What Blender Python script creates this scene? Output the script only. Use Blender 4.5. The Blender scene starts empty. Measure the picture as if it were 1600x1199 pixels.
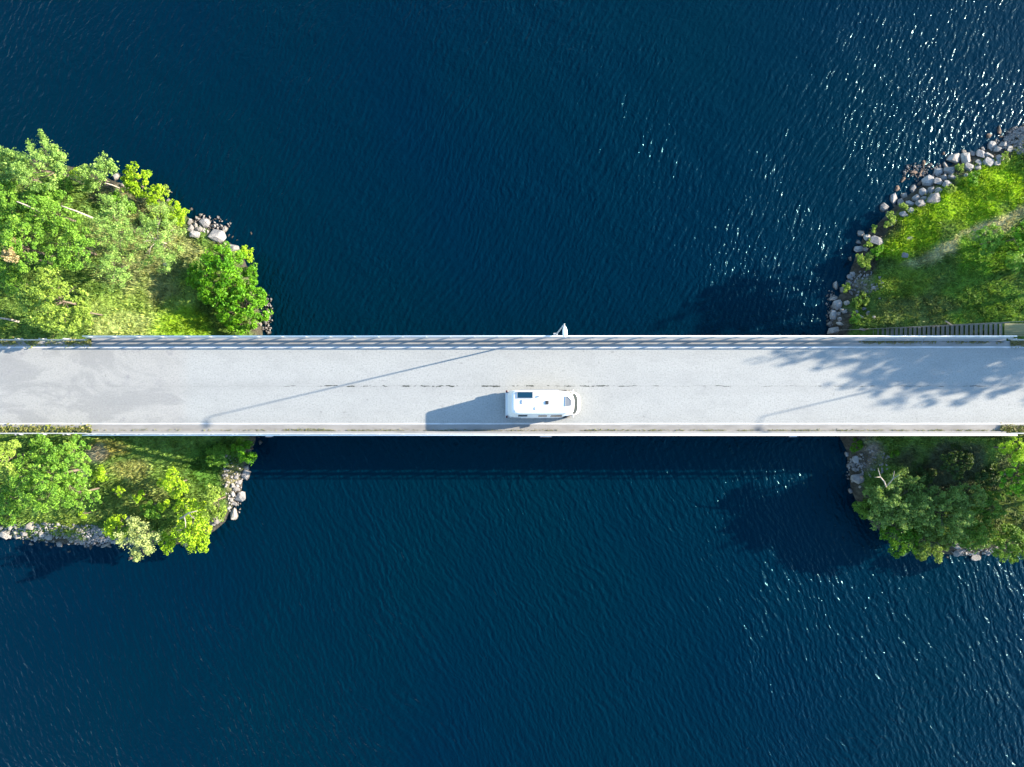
import bpy, bmesh, math, random
import numpy as np
from mathutils import Vector, Matrix
R = math.radians
scn = bpy.context.scene
col = scn.collection

# ------------------------------------------------------------------ camera
F, H, NX, NY = 1069.0, 66.0, 800.0, 610.0       # focal length in photo pixels, height above road, nadir pixel
cam_d = bpy.data.cameras.new('camera'); cam = bpy.data.objects.new('camera', cam_d); col.objects.link(cam)
cam.location = (0, 0, H); cam.rotation_euler = (0, 0, 0)
cam_d.sensor_width = 36; cam_d.lens = 36*F/1600; cam_d.shift_y = (NY-599.5)/1600
cam_d.clip_start = 0.5; cam_d.clip_end = 3000
scn.camera = cam
# ------------------------------------------------------------------ light
SUN_EL = R(18); SH = Vector((-539, -127, 0)).normalized()    # direction shadows run
w = bpy.data.worlds.new('World'); scn.world = w; w.use_nodes = True
nt = w.node_tree; sky = nt.nodes.new('ShaderNodeTexSky'); sky.sky_type = 'NISHITA'; sky.sun_disc = False
sky.sun_elevation = SUN_EL; sky.sun_rotation = math.atan2(-SH.x, -SH.y)
sky.air_density = 1.3; sky.dust_density = 0.2; sky.ozone_density = 3.6
bg = nt.nodes['Background']; nt.links.new(sky.outputs[0], bg.inputs[0]); bg.inputs[1].default_value = 0.12
sd = bpy.data.lights.new('sun', 'SUN'); sd.energy = 5.0; sd.angle = R(0.5); sd.color = (1.0, 0.87, 0.70)
sun = bpy.data.objects.new('sun', sd); col.objects.link(sun)
v = SH*math.cos(SUN_EL) + Vector((0, 0, -math.sin(SUN_EL)))
sun.rotation_euler = v.to_track_quat('-Z', 'Y').to_euler()
scn.view_settings.view_transform = 'Standard'; scn.view_settings.look = 'None'
scn.view_settings.exposure = 2.13; scn.view_settings.gamma = 1
scn.render.engine = 'CYCLES'

# ------------------------------------------------------------------ helpers
def W(px, py, z=0.0):
    s = (H-z)/F
    return ((px-NX)*s, (NY-py)*s)
def wx(px, z=0.0): return (px-NX)*(H-z)/F
def wy(py, z=0.0): return (NY-py)*(H-z)/F
WATER = -5.5
def tag(o, label=None, cat=None, group=None, kind=None):
    if label: o['label'] = label
    if cat: o['category'] = cat
    if group: o['group'] = group
    if kind: o['kind'] = kind
    return o
def empty(name, loc, rz=0):
    o = bpy.data.objects.new(name, None); col.objects.link(o); o.location = loc; o.rotation_euler = (0, 0, rz)
    o.empty_display_size = 0.3
    return o
def link(name, me, mat=None, parent=None, loc=None):
    o = bpy.data.objects.new(name, me); col.objects.link(o)
    if mat is not None:
        for m in (mat if isinstance(mat, (list, tuple)) else [mat]): me.materials.append(m)
    if parent is not None: o.parent = parent
    if loc is not None: o.location = loc
    return o
class MB:
    def __init__(s): s.v = []; s.f = []; s.m = []
    def add(s, vs, fs, mi=0):
        n = len(s.v); s.v += [tuple(p) for p in vs]; s.f += [[n+i for i in f] for f in fs]; s.m += [mi]*len(fs)
    def box(s, x0, x1, y0, y1, z0, z1, mi=0):
        s.add([(x0,y0,z0),(x1,y0,z0),(x1,y1,z0),(x0,y1,z0),(x0,y0,z1),(x1,y0,z1),(x1,y1,z1),(x0,y1,z1)],
              [(0,3,2,1),(4,5,6,7),(0,1,5,4),(1,2,6,5),(2,3,7,6),(3,0,4,7)], mi)
    def tube(s, pts, rad, n=8, mi=0, cap=True):
        pts = [Vector(p) for p in pts]; rads = rad if isinstance(rad, (list, tuple)) else [rad]*len(pts)
        vs = []; fs = []
        for i, p in enumerate(pts):
            d = (pts[min(i+1, len(pts)-1)]-pts[max(i-1, 0)]).normalized()
            u = d.cross(Vector((0, 0, 1)) if abs(d.z) < .9 else Vector((1, 0, 0))).normalized(); q = d.cross(u)
            for k in range(n):
                a = 2*math.pi*k/n; vs.append(p+(u*math.cos(a)+q*math.sin(a))*rads[i])
        for i in range(len(pts)-1):
            for k in range(n):
                fs.append((i*n+k, i*n+(k+1) % n, (i+1)*n+(k+1) % n, (i+1)*n+k))
        if cap: fs.append(tuple(range(n))[::-1]); fs.append(tuple(range((len(pts)-1)*n, len(pts)*n)))
        s.add(vs, fs, mi)
    def build(s, name, mat=None, parent=None, loc=None, smooth=False, bevel=0):
        me = bpy.data.meshes.new(name); me.from_pydata(s.v, [], s.f); me.update()
        if bevel:
            bm = bmesh.new(); bm.from_mesh(me)
            bmesh.ops.bevel(bm, geom=bm.edges[:], offset=bevel, segments=2, affect='EDGES', profile=0.6)
            bm.to_mesh(me); bm.free()
        elif any(s.m): me.polygons.foreach_set('material_index', s.m)
        if smooth: me.polygons.foreach_set('use_smooth', [True]*len(me.polygons))
        return link(name, me, mat, parent, loc)
def np_mesh(name, V, k, colors=None, smooth=False):
    """V: (n*k,3) vertices, consecutive k make one polygon; colors: (n,3) per polygon"""
    n = len(V)//k
    me = bpy.data.meshes.new(name)
    me.vertices.add(len(V)); me.vertices.foreach_set('co', V.astype(np.float32).ravel())
    me.loops.add(n*k); me.loops.foreach_set('vertex_index', np.arange(n*k, dtype=np.int32))
    me.polygons.add(n); me.polygons.foreach_set('loop_start', np.arange(0, n*k, k, dtype=np.int32))
    me.update(calc_edges=True)
    if colors is not None:
        a = me.color_attributes.new('tint', 'FLOAT_COLOR', 'POINT')
        c = np.ones((len(V), 4), np.float32); c[:, :3] = np.repeat(colors, k, axis=0)
        a.data.foreach_set('color', c.ravel())
    return me
# ------------------------------------------------------------------ materials
def mat(name, color=(.5, .5, .5), rough=.6, metal=0, spec=.5):
    m = bpy.data.materials.new(name); m.use_nodes = True
    b = m.node_tree.nodes['Principled BSDF']
    b.inputs['Base Color'].default_value = (*color, 1); b.inputs['Roughness'].default_value = rough
    b.inputs['Metallic'].default_value = metal; b.inputs['Specular IOR Level'].default_value = spec
    return m
class NG:
    def __init__(s, m): s.t = m.node_tree; s.b = s.t.nodes['Principled BSDF']
    def n(s, ty, **kw):
        x = s.t.nodes.new(ty)
        for k, val in kw.items(): setattr(x, k, val)
        return x
    def put(s, sock, val):
        if val is None: return
        if isinstance(val, (int, float)): sock.default_value = val
        elif isinstance(val, tuple): sock.default_value = val if len(val) == len(sock.default_value) else (*val, 1)
        else: s.t.links.new(val, sock)
    def math(s, op, a, b=None, c=None, clamp=False):
        x = s.n('ShaderNodeMath', operation=op, use_clamp=clamp)
        s.put(x.inputs[0], a); s.put(x.inputs[1], b); s.put(x.inputs[2], c)
        return x.outputs[0]
    def ramp(s, a, lo, hi):       # linear 0..1 between lo and hi
        x = s.n('ShaderNodeMapRange'); x.clamp = True; s.put(x.inputs[0], a); x.inputs[1].default_value = lo; x.inputs[2].default_value = hi
        return x.outputs[0]
    def mix(s, f, a, b):
        x = s.n('ShaderNodeMix', data_type='RGBA'); s.put(x.inputs[0], f); s.put(x.inputs[6], a); s.put(x.inputs[7], b)
        return x.outputs[2]
    def pos(s):
        g = s.n('ShaderNodeNewGeometry'); return g.outputs['Position']
    def xyz(s, vec):
        x = s.n('ShaderNodeSeparateXYZ'); s.put(x.inputs[0], vec); return x.outputs
    def mapp(s, vec, rot=0, scale=(1, 1, 1)):
        x = s.n('ShaderNodeMapping', vector_type='TEXTURE'); s.put(x.inputs[0], vec); x.inputs['Rotation'].default_value = (0, 0, rot)
        x.inputs['Scale'].default_value = scale; return x.outputs[0]
    def noise(s, vec, scale, detail=3, rough=.5, dist=0, col=False):
        x = s.n('ShaderNodeTexNoise'); s.put(x.inputs['Vector'], vec); x.inputs['Scale'].default_value = scale
        x.inputs['Detail'].default_value = detail; x.inputs['Roughness'].default_value = rough; x.inputs['Distortion'].default_value = dist
        return x.outputs[1 if col else 0]
    def bump(s, h, dist=1, strength=1):
        x = s.n('ShaderNodeBump'); s.put(x.inputs['Height'], h); x.inputs['Distance'].default_value = dist
        x.inputs['Strength'].default_value = strength; s.t.links.new(x.outputs[0], s.b.inputs['Normal'])
    def color(s, c): s.put(s.b.inputs['Base Color'], c)

def water_mat():
    m = mat('water', (0, .01, .03), .17, 0, .5); g = NG(m); p = g.pos(); X = g.xyz(p)
    g.b.inputs['IOR'].default_value = 1.33
    warp = g.noise(p, .035, 2, .5, 0, True)
    vm = g.n('ShaderNodeVectorMath', operation='MULTIPLY_ADD'); g.put(vm.inputs[0], warp); vm.inputs[1].default_value = (7, 7, 0); g.put(vm.inputs[2], p)
    pw = vm.outputs[0]
    up = g.ramp(X[1], -14, 10)
    def ridged(vec, rot, sc, scale, detail=2):
        a = g.noise(g.mapp(vec, rot, sc), scale, detail, .55, .3)
        a = g.math('ABSOLUTE', g.math('SUBTRACT', a, .5))
        return g.math('SUBTRACT', .5, g.math('MULTIPLY', a, 2.0))
    u1 = ridged(pw, R(50), (2.0, 1, 1), 1.25); u2 = g.noise(g.mapp(pw, R(62), (2.4, 1, 1)), 2.6, 3, .6)
    d1 = ridged(pw, R(-55), (2.0, 1, 1), 1.25); d2 = g.noise(g.mapp(pw, R(-62), (2.4, 1, 1)), 2.6, 3, .6)
    s1 = g.noise(g.mapp(pw, R(-35), (2.2, 1, 1)), .33, 2, .5)
    upm = g.math('MULTIPLY_ADD', up, .75, .12); dnm = g.math('SUBTRACT', 1.0, upm)
    big = g.math('ADD', g.math('MULTIPLY', u1, upm), g.math('MULTIPLY', d1, dnm))
    sml = g.math('ADD', g.math('MULTIPLY', u2, upm), g.math('MULTIPLY', d2, dnm))
    fine = g.noise(g.mapp(pw, R(20), (1.4, 1, 1)), 6.5, 2, .6)
    patch = g.ramp(g.noise(p, .045, 3, .55), .38, .62)
    amp = g.math('MULTIPLY_ADD', g.ramp(X[0], -45, 38), .29, .49)
    amp = g.math('MULTIPLY', amp, g.math('MULTIPLY_ADD', patch, .32, .76))
    lee = g.ramp(g.math('ADD', g.math('MULTIPLY', X[0], .8), X[1]), 42, 75)      # calmer towards the far upper right shore
    amp = g.math('MULTIPLY', amp, g.math('MULTIPLY_ADD', lee, -.44, 1.0))
    def train(theta, lam, dist):
        x = g.n('ShaderNodeTexWave', wave_type='BANDS', bands_direction='X', wave_profile='SIN'); g.put(x.inputs['Vector'], g.mapp(pw, theta, (1, 1, 1)))
        x.inputs['Scale'].default_value = .314/lam; x.inputs['Distortion'].default_value = dist; x.inputs['Detail'].default_value = 2.5
        x.inputs['Detail Scale'].default_value = 1.3; x.inputs['Detail Roughness'].default_value = .6
        return x.outputs['Fac']
    tm = lambda sc: g.ramp(g.noise(p, sc, 2, .5), .35, .65)
    tu = g.math('ADD', g.math('MULTIPLY', g.math('MULTIPLY', train(R(-40), 1.05, 7), tm(.3)), 1.0), g.math('MULTIPLY', train(R(-22), .62, 8), .45))
    td = g.math('ADD', g.math('MULTIPLY', g.math('MULTIPLY', train(R(32), 1.0, 7), tm(.27)), 1.0), g.math('MULTIPLY', train(R(18), .60, 8), .45))
    tr_ = g.math('ADD', g.math('MULTIPLY', tu, upm), g.math('MULTIPLY', td, dnm))
    h = g.math('MULTIPLY_ADD', tr_, .085, g.math('MULTIPLY', big, .14))
    h = g.math('ADD', h, g.math('MULTIPLY', sml, .13))
    h = g.math('ADD', h, g.math('MULTIPLY', s1, .22))
    h = g.math('ADD', h, g.math('MULTIPLY', fine, .06))
    g.bump(g.math('MULTIPLY', h, amp), 1.0, 1.0)
    c = g.mix(g.ramp(g.noise(p, .028, 3), .35, .65), (.000, .0076, .0195), (.000, .0092, .0180))
    g.color(c); g.b.inputs['Specular IOR Level'].default_value = .32; g.b.inputs['Specular Tint'].default_value = (.06, .80, 1, 1)
    return m
def asphalt_mat():
    m = mat('asphalt', (.4, .4, .4), .85, 0, .25); g = NG(m); p = g.pos(); X = g.xyz(p)
    base = g.mix(g.noise(g.mapp(p, 0, (6, 1, 1)), .35, 4, .6), (.26, .271, .263), (.318, .330, .319))
    # old approach slab at the left: warmer, patched
    left = g.ramp(g.math('ADD', X[0], g.math('MULTIPLY', g.noise(p, .5, 3), .6)), -31.9, -30.6)
    pat = g.ramp(g.noise(g.mapp(p, 0, (2.2, 1, 1)), .30, 5, .62, .8), .46, .53)
    old = g.mix(pat, (.228, .230, .222), (.288, .288, .272))
    old = g.mix(g.ramp(g.noise(p, .9, 4, .6), .58, .72), old, (.205, .205, .21))
    c = g.mix(left, old, base)
    # wheel tracks a touch greyer, speckles
    sp = g.noise(p, 7, 3, .75); c = g.mix(g.ramp(sp, .48, .74), c, (.165, .172, .17)); c = g.mix(g.math('MULTIPLY', g.ramp(g.noise(g.mapp(p, 0, (1, .6, 1)), 4.2, 3, .8), .5, .72), .4), c, (.36, .37, .36))
    sp2 = g.noise(p, 3.0, 3, .7); c = g.mix(g.math('MULTIPLY', g.ramp(sp2, .45, .75), .35), c, (.235, .235, .24))
    trk = g.math('MULTIPLY', g.math('SINE', g.math('MULTIPLY_ADD', X[1], 1.72, 1.1)), g.ramp(g.noise(g.mapp(p, 0, (14, 1, 1)), .5, 3, .6), .35, .75))
    c = g.mix(g.math('MULTIPLY', g.math('MAXIMUM', trk, 0), .35), c, (.19, .195, .192))
    mot = g.ramp(g.noise(g.mapp(p, 0, (1.8, 1, 1)), .55, 5, .7), .48, .70); c = g.mix(g.math('MULTIPLY', mot, .32), c, (.185, .192, .19))
    oil = g.ramp(g.noise(p, 1.7, 2, .5), .70, .76); c = g.mix(g.math('MULTIPLY', oil, .45), c, (.13, .13, .13))
    # transverse hairline joints
    bx = g.math('ABSOLUTE', g.math('SUBTRACT', g.math('FRACT', g.math('MULTIPLY', g.math('ADD', X[0], 4.3), 1/24.0)), .5))
    c = g.mix(g.math('MULTIPLY', g.math('LESS_THAN', bx, .0009), .25), c, (.2, .2, .2))
    # longitudinal joint with ravelled spots along the centre
    yc = wy(603.5)
    off = g.math('ABSOLUTE', g.math('SUBTRACT', g.math('ADD', X[1], g.math('MULTIPLY', g.math('SUBTRACT', g.noise(p, 1.1, 2), .5), .22)), yc))
    blot = g.ramp(g.noise(g.mapp(p, 0, (1.5, .5, 1)), .9, 3, .75), .50, .58)
    hs = g.math('MULTIPLY', blot, g.noise(p, 6, 2, .7)); zone = g.math('MULTIPLY', g.ramp(X[0], -24, -16), g.math('SUBTRACT', 1.0, g.math('MULTIPLY', g.ramp(X[0], 6, 12), .55)))
    wd = g.math('MULTIPLY', g.math('MULTIPLY', hs, zone), .15)
    crack = g.ramp(g.math('SUBTRACT', off, wd), .015, -.02)
    hair = g.math('MULTIPLY', g.math('LESS_THAN', off, .012), g.math('MULTIPLY', zone, .5))
    c = g.mix(hair, c, (.2, .2, .2)); c = g.mix(crack, c, (.03, .035, .03))
    g.color(c); g.bump(g.noise(p, 25, 3), .02, .6)
    return m
def noisy(name, c1, c2, scale=2, rough=.8, stretch=(1, 1, 1), bump=.01, spec=.3, detail=4):
    m = mat(name, c1, rough, 0, spec); g = NG(m)
    o = g.n('ShaderNodeTexCoord').outputs['Object']
    n_ = g.noise(g.mapp(o, 0, stretch), scale, detail, .6); g.color(g.mix(g.ramp(n_, .35, .65), c1, c2))
    if bump: g.bump(g.noise(o, scale*4, 3), bump, .8)
    return m
def leaf_mat(name, rough=.55, trans=.30):
    m = mat(name, (.1, .2, .03), rough, 0, .25); g = NG(m)
    a = g.n('ShaderNodeAttribute', attribute_name='tint'); g.color(a.outputs['Color'])
    t = g.n('ShaderNodeBsdfTranslucent'); g.put(t.inputs[0], g.mix(.25, a.outputs['Color'], (.3, .45, .02)))
    mx = g.n('ShaderNodeMixShader'); mx.inputs[0].default_value = trans
    out = g.t.nodes['Material Output']
    g.t.links.new(g.b.outputs[0], mx.inputs[1]); g.t.links.new(t.outputs[0], mx.inputs[2]); g.t.links.new(mx.outputs[0], out.inputs[0])
    return m
def ground_mat():
    m = mat('soil', (.1, .1, .05), .95, 0, .1); g = NG(m)
    a = g.n('ShaderNodeAttribute', attribute_name='tint'); p = g.pos()
    c = g.mix(g.ramp(g.noise(p, 2.2, 4, .65), .3, .7), (.35, .35, .35), (1.1, 1.1, 1.1))
    x = g.n('ShaderNodeMix', data_type='RGBA', blend_type='MULTIPLY'); x.inputs[0].default_value = 1; g.put(x.inputs[6], a.outputs['Color']); g.put(x.inputs[7], c)
    g.color(x.outputs[2]); g.bump(g.noise(p, 4, 4), .15, 1)
    return m
def rock_mat(name, c1, c2):
    m = mat(name, c1, .8, 0, .3); g = NG(m)
    o = g.n('ShaderNodeTexCoord').outputs['Object']; oi = g.n('ShaderNodeObjectInfo')
    c = g.mix(g.ramp(g.noise(o, 1.6, 5, .65), .3, .7), c1, c2)
    c = g.mix(g.ramp(g.noise(o, 6, 3, .7), .58, .72), c, (.10, .10, .10))
    hs = g.n('ShaderNodeHueSaturation'); g.put(hs.inputs['Color'], c); g.put(hs.inputs['Value'], g.math('MULTIPLY_ADD', oi.outputs['Random'], .5, .72))
    wet = g.ramp(g.xyz(g.pos())[2], WATER+.02, WATER+.16)
    g.color(g.mix(wet, (.05, .04, .03), hs.outputs[0])); g.bump(g.noise(o, 5, 5, .65), .12, 1)
    return m
M = {}
M['water'] = water_mat(); M['asphalt'] = asphalt_mat()
M['paint'] = noisy('road_paint', (.52, .52, .52), (.38, .38, .38), 3, .6, (3, 1, 1), 0)
M['concrete'] = noisy('concrete', (.19, .186, .18), (.27, .26, .25), 1.2, .85, (4, 1, 1))
M['concrete_under'] = noisy('concrete_under', (.30, .30, .29), (.38, .37, .36), .8, .85)
M['verge'] = noisy('verge', (.19, .186, .178), (.25, .245, .235), 1.5, .9, (3, 1, 1))
M['galv'] = mat('galvanised_steel', (.36, .38, .39), .5, .3)
M['white_steel'] = mat('white_rail_paint', (.78, .79, .80), .5)
M['van'] = mat('white_gelcoat', (.64, .64, .63), .35, 0, .5)
M['van_grey'] = mat('light_grey_trim', (.22, .23, .24), .4)
M['glass'] = mat('dark_glass', (.008, .012, .014), .15, 0, .2)
M['wind_glass'] = mat('windscreen_glass', (.016, .022, .022), .12)
M['black'] = mat('black_rubber', (.02, .02, .02), .6)
M['solar'] = mat('solar_cells', (.004, .03, .06), .15)
M['frost'] = mat('frosted_acrylic', (.17, .18, .19), .3)
M['lamp_red'] = mat('tail_light', (.06, .015, .015), .3)
M['lamp_clear'] = mat('headlight_glass', (.6, .62, .62), .1)
M['wood'] = noisy('weathered_wood', (.14, .125, .10), (.24, .22, .18), 1.5, .85, (1, 6, 1))
M['wood_old'] = noisy('old_boards', (.15, .14, .07), (.26, .24, .12), 1.5, .85, (8, 1, 1))
M['leaf'] = leaf_mat('foliage'); M['blade'] = leaf_mat('grass_blades', .6, .3)
M['ground'] = ground_mat()
M['bark'] = noisy('pale_bark', (.22, .19, .15), (.36, .32, .27), 5, .8)
M['bark_dark'] = noisy('dark_bark', (.10, .08, .06), (.16, .13, .10), 3, .85)
M['rock'] = rock_mat('granite', (.19, .18, .175), (.29, .28, .27))
M['rock_warm'] = rock_mat('warm_granite', (.23, .21, .185), (.33, .305, .27))
M['rock_brown'] = rock_mat('wet_brown_rock', (.16, .10, .07), (.26, .18, .13))
M['gravel'] = rock_mat('rubble', (.20, .19, .19), (.31, .30, .29))

# ------------------------------------------------------------------ land
rng = np.random.default_rng(7); random.seed(7)
LEFT = [(-900,150),(-200,205),(-60,225),(0,240),(60,252),(125,264),(160,276),(195,290),(240,306),(268,322),(290,338),(315,352),(345,370),(372,390),(384,412),(393,440),(400,470),(407,500),(410,525),(408,600),(398,690),(388,715),(380,745),(376,770),(362,795),(352,815),(330,833),(300,846),(270,852),(230,850),(190,850),(150,848),(120,852),(60,845),(20,840),(0,836),(-80,826),(-300,830),(-900,900)]
RIGHT = [(1297,524),(1300,500),(1307,472),(1322,442),(1332,415),(1340,395),(1348,374),(1368,354),(1392,330),(1410,312),(1440,290),(1468,270),(1494,254),(1522,241),(1556,229),(1580,208),(1610,186),(1750,90),(2600,-300),(2600,1300),(1900,900),(1700,862),(1600,862),(1560,866),(1500,868),(1440,862),(1400,850),(1375,830),(1348,802),(1330,765),(1326,730),(1324,705),(1312,680),(1300,620),(1295,560)]
def toW(poly, z=WATER): return np.array([W(a, b, z) for a, b in poly])
PL, PR = toW(LEFT), toW(RIGHT)
def sdist(P, poly):
    d = np.full(len(P), 1e9); ins = np.zeros(len(P), bool)
    for i in range(len(poly)):
        a = poly[i]; b = poly[(i+1) % len(poly)]; e = b-a
        t = np.clip(((P-a)@e)/(e@e), 0, 1); q = P-(a+t[:, None]*e); d = np.minimum(d, np.hypot(q[:, 0], q[:, 1]))
        c = (a[1] > P[:, 1]) != (b[1] > P[:, 1])
        with np.errstate(divide='ignore', invalid='ignore'):
            xi = a[0]+(P[:, 1]-a[1])*e[0]/(e[1] if e[1] else 1e-9)
        ins ^= c & (P[:, 0] < xi)
    return np.where(ins, d, -d)
def vnoise(P, sc, seed=0):
    q = P*sc; i = np.floor(q).astype(int); f = q-i; f = f*f*(3-2*f)
    def hh(a, b):
        n = (a*374761393+b*668265263+seed*1442695) & 0xffffffff; n = ((n ^ (n >> 13))*1274126177) & 0xffffffff
        return ((n ^ (n >> 16)) & 0xffff)/65535.0
    return (hh(i[:, 0], i[:, 1])*(1-f[:, 0])+hh(i[:, 0]+1, i[:, 1])*f[:, 0])*(1-f[:, 1])+(hh(i[:, 0], i[:, 1]+1)*(1-f[:, 0])+hh(i[:, 0]+1, i[:, 1]+1)*f[:, 0])*f[:, 1]
YN, YS = wy(526), wy(680)          # outer edges of the deck
XL, XR = wx(145), wx(1570)         # bridge joints
def gz(P, left):
    P = np.atleast_2d(np.asarray(P, float))
    d = sdist(P, PL if left else PR)
    h = np.where(d > 0, 0.05+0.55*np.minimum(d, 1.2)+0.27*np.maximum(d-1.2, 0), 0.6*d)
    h = np.minimum(h, 5.0)*1.0
    h = np.where(h > 4, 4+(h-4)*.5, h)
    z = WATER+h+(vnoise(P, .45)-.5)*.5*np.clip(d/2, 0, 1)+(vnoise(P, 1.3, 3)-.5)*.2*np.clip(d, 0, 1)
    dy = np.maximum(np.maximum(P[:, 1]-YN, YS-P[:, 1]), 0)
    dx = np.maximum(P[:, 0]-XL, 0) if left else np.maximum(XR-P[:, 0], 0)
    emb = -.18-np.maximum(dy-.3, 0)*.55-dx*.27
    z = np.maximum(z, np.minimum(emb, WATER+d*1.4))
    over = (P[:, 1] < YN+.3) & (P[:, 1] > YS-.3)
    under_deck = over & ((P[:, 0] > XL-.3) if left else (P[:, 0] < XR+.3))
    z = np.where(under_deck, np.minimum(z, -1.15), z)
    z = np.where(over & ~under_deck, -.16, z)
    if not left:      # hollow under the staircase
        st = (P[:, 1] > YN) & (P[:, 1] < YN+1.25) & (P[:, 0] < XR) & (P[:, 0] > wx(1330))
        z = np.where(st, np.minimum(z, -.75-(XR-P[:, 0])*.295), z)
    return z
def srgb(*c):
    return tuple(((x/255+.055)/1.055)**2.4 if x > 10 else x/255/12.92 for x in c)
# colour patches of the ground cover: px, py, rx, ry, albedo
BLOBS_L = [(235,475,85,55,(.22,.33,.06)),(190,508,65,25,(.27,.35,.10)),(225,400,80,70,(.24,.28,.10)),(290,505,45,30,(.18,.32,.015)),(190,310,40,25,(.18,.19,.09)),(180,700,40,14,(.26,.25,.06)),(150,712,20,15,(.24,.22,.14)),(205,735,45,18,(.23,.26,.07)),(240,770,40,30,(.18,.24,.06)),(330,730,50,40,(.06,.15,.02)),(200,800,60,25,(.16,.23,.05)),(100,820,60,15,(.17,.26,.04)),(365,755,20,25,(.20,.19,.10)),(128,742,10,6,(.4,.38,.34))]
BLOBS_R = [(1500,330,110,30,(.25,.42,.012)),(1420,370,60,40,(.23,.38,.012)),(1560,290,60,45,(.26,.43,.01)),(1340,410,25,40,(.16,.24,.02)),(1490,385,80,15,(.46,.44,.23)),(1560,350,65,15,(.46,.44,.23)),(1350,440,22,18,(.28,.24,.20)),(1550,405,70,34,(.13,.28,.02)),(1450,480,90,40,(.13,.19,.05)),(1540,470,70,40,(.12,.24,.03)),(1400,440,50,25,(.15,.25,.03)),(1350,715,30,30,(.26,.22,.18)),(1570,800,50,30,(.14,.19,.06)),(1480,740,80,50,(.10,.12,.06))]
def gcol(P, z, left):
    s = (H-z)/F; px = P[:, 0]/s+NX; py = NY-P[:, 1]/s
    c = np.tile(np.array((.12, .215, .038)), (len(P), 1))
    wob = (vnoise(P, .7, 5)-.5)*.9
    for bx, by, rx, ry, cc in (BLOBS_L if left else BLOBS_R):
        if (bx, by) in ((1490, 385), (1560, 350)):
            th = -.40; dx = (px-bx)*math.cos(th)+(py-by)*math.sin(th); dy = -(px-bx)*math.sin(th)+(py-by)*math.cos(th)
        else: dx, dy = px-bx, py-by
        r = np.sqrt((dx/rx)**2+(dy/ry)**2)+wob
        k = np.clip((1.15-r)/.45, 0, 1)[:, None]
        c = c*(1-k)+np.array(cc)*k
    d = sdist(P, PL if left else PR); k = np.clip(((.9 if left else 1.7)-d+(vnoise(P, .9, 21)-.5)*1.6)/.7, 0, 1)[:, None]
    c = c*(1-k)+np.array((.085, .078, .06))*k
    return c*(.75+.5*vnoise(P, 1.1, 9))[:, None]
def land(name, left, x0, x1, y0, y1, step):
    xs = np.arange(x0, x1+step, step); ys = np.arange(y0, y1+step, step)
    X, Y = np.meshgrid(xs, ys); P = np.stack([X.ravel(), Y.ravel()], 1); z = gz(P, left)
    nx, ny = len(xs), len(ys)
    i = (np.arange(ny-1)[:, None]*nx+np.arange(nx-1)[None, :]).ravel()
    fz = np.maximum.reduce([z[i], z[i+1], z[i+nx], z[i+nx+1]]); i = i[fz > WATER-1.2]
    faces = np.stack([i, i+1, i+nx+1, i+nx], 1)
    me = bpy.data.meshes.new(name); me.from_pydata(np.column_stack([P, z]).tolist(), [], faces.tolist()); me.update()
    a = me.color_attributes.new('tint', 'FLOAT_COLOR', 'POINT'); c = np.ones((len(P), 4), np.float32); c[:, :3] = gcol(P, z, left)*.8
    a.data.foreach_set('color', c.ravel())
    bm = bmesh.new(); bm.from_mesh(me); bmesh.ops.delete(bm, geom=[q for q in bm.verts if not q.link_faces], context='VERTS'); bm.to_mesh(me); bm.free()
    me.polygons.foreach_set('use_smooth', [True]*len(me.polygons))
    return tag(link(name, me, M['ground']), kind='structure')
land('ground', True, -110, -24, -26, 36, .35)
land('ground', False, 30, 130, -34, 42, .35)
wm = MB(); wm.add([(-700,-700,WATER),(700,-700,WATER),(700,700,WATER),(-700,700,WATER)], [(0,1,2,3)])
tag(wm.build('water', M['water']), kind='structure')
# lake bed so that water and land close below
bm_ = MB(); bm_.add([(-700,-700,WATER-1.6),(700,-700,WATER-1.6),(700,700,WATER-1.6),(-700,700,WATER-1.6)], [(0,1,2,3)])
tag(bm_.build('lake_bed', M['concrete_under']), kind='structure')

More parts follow.
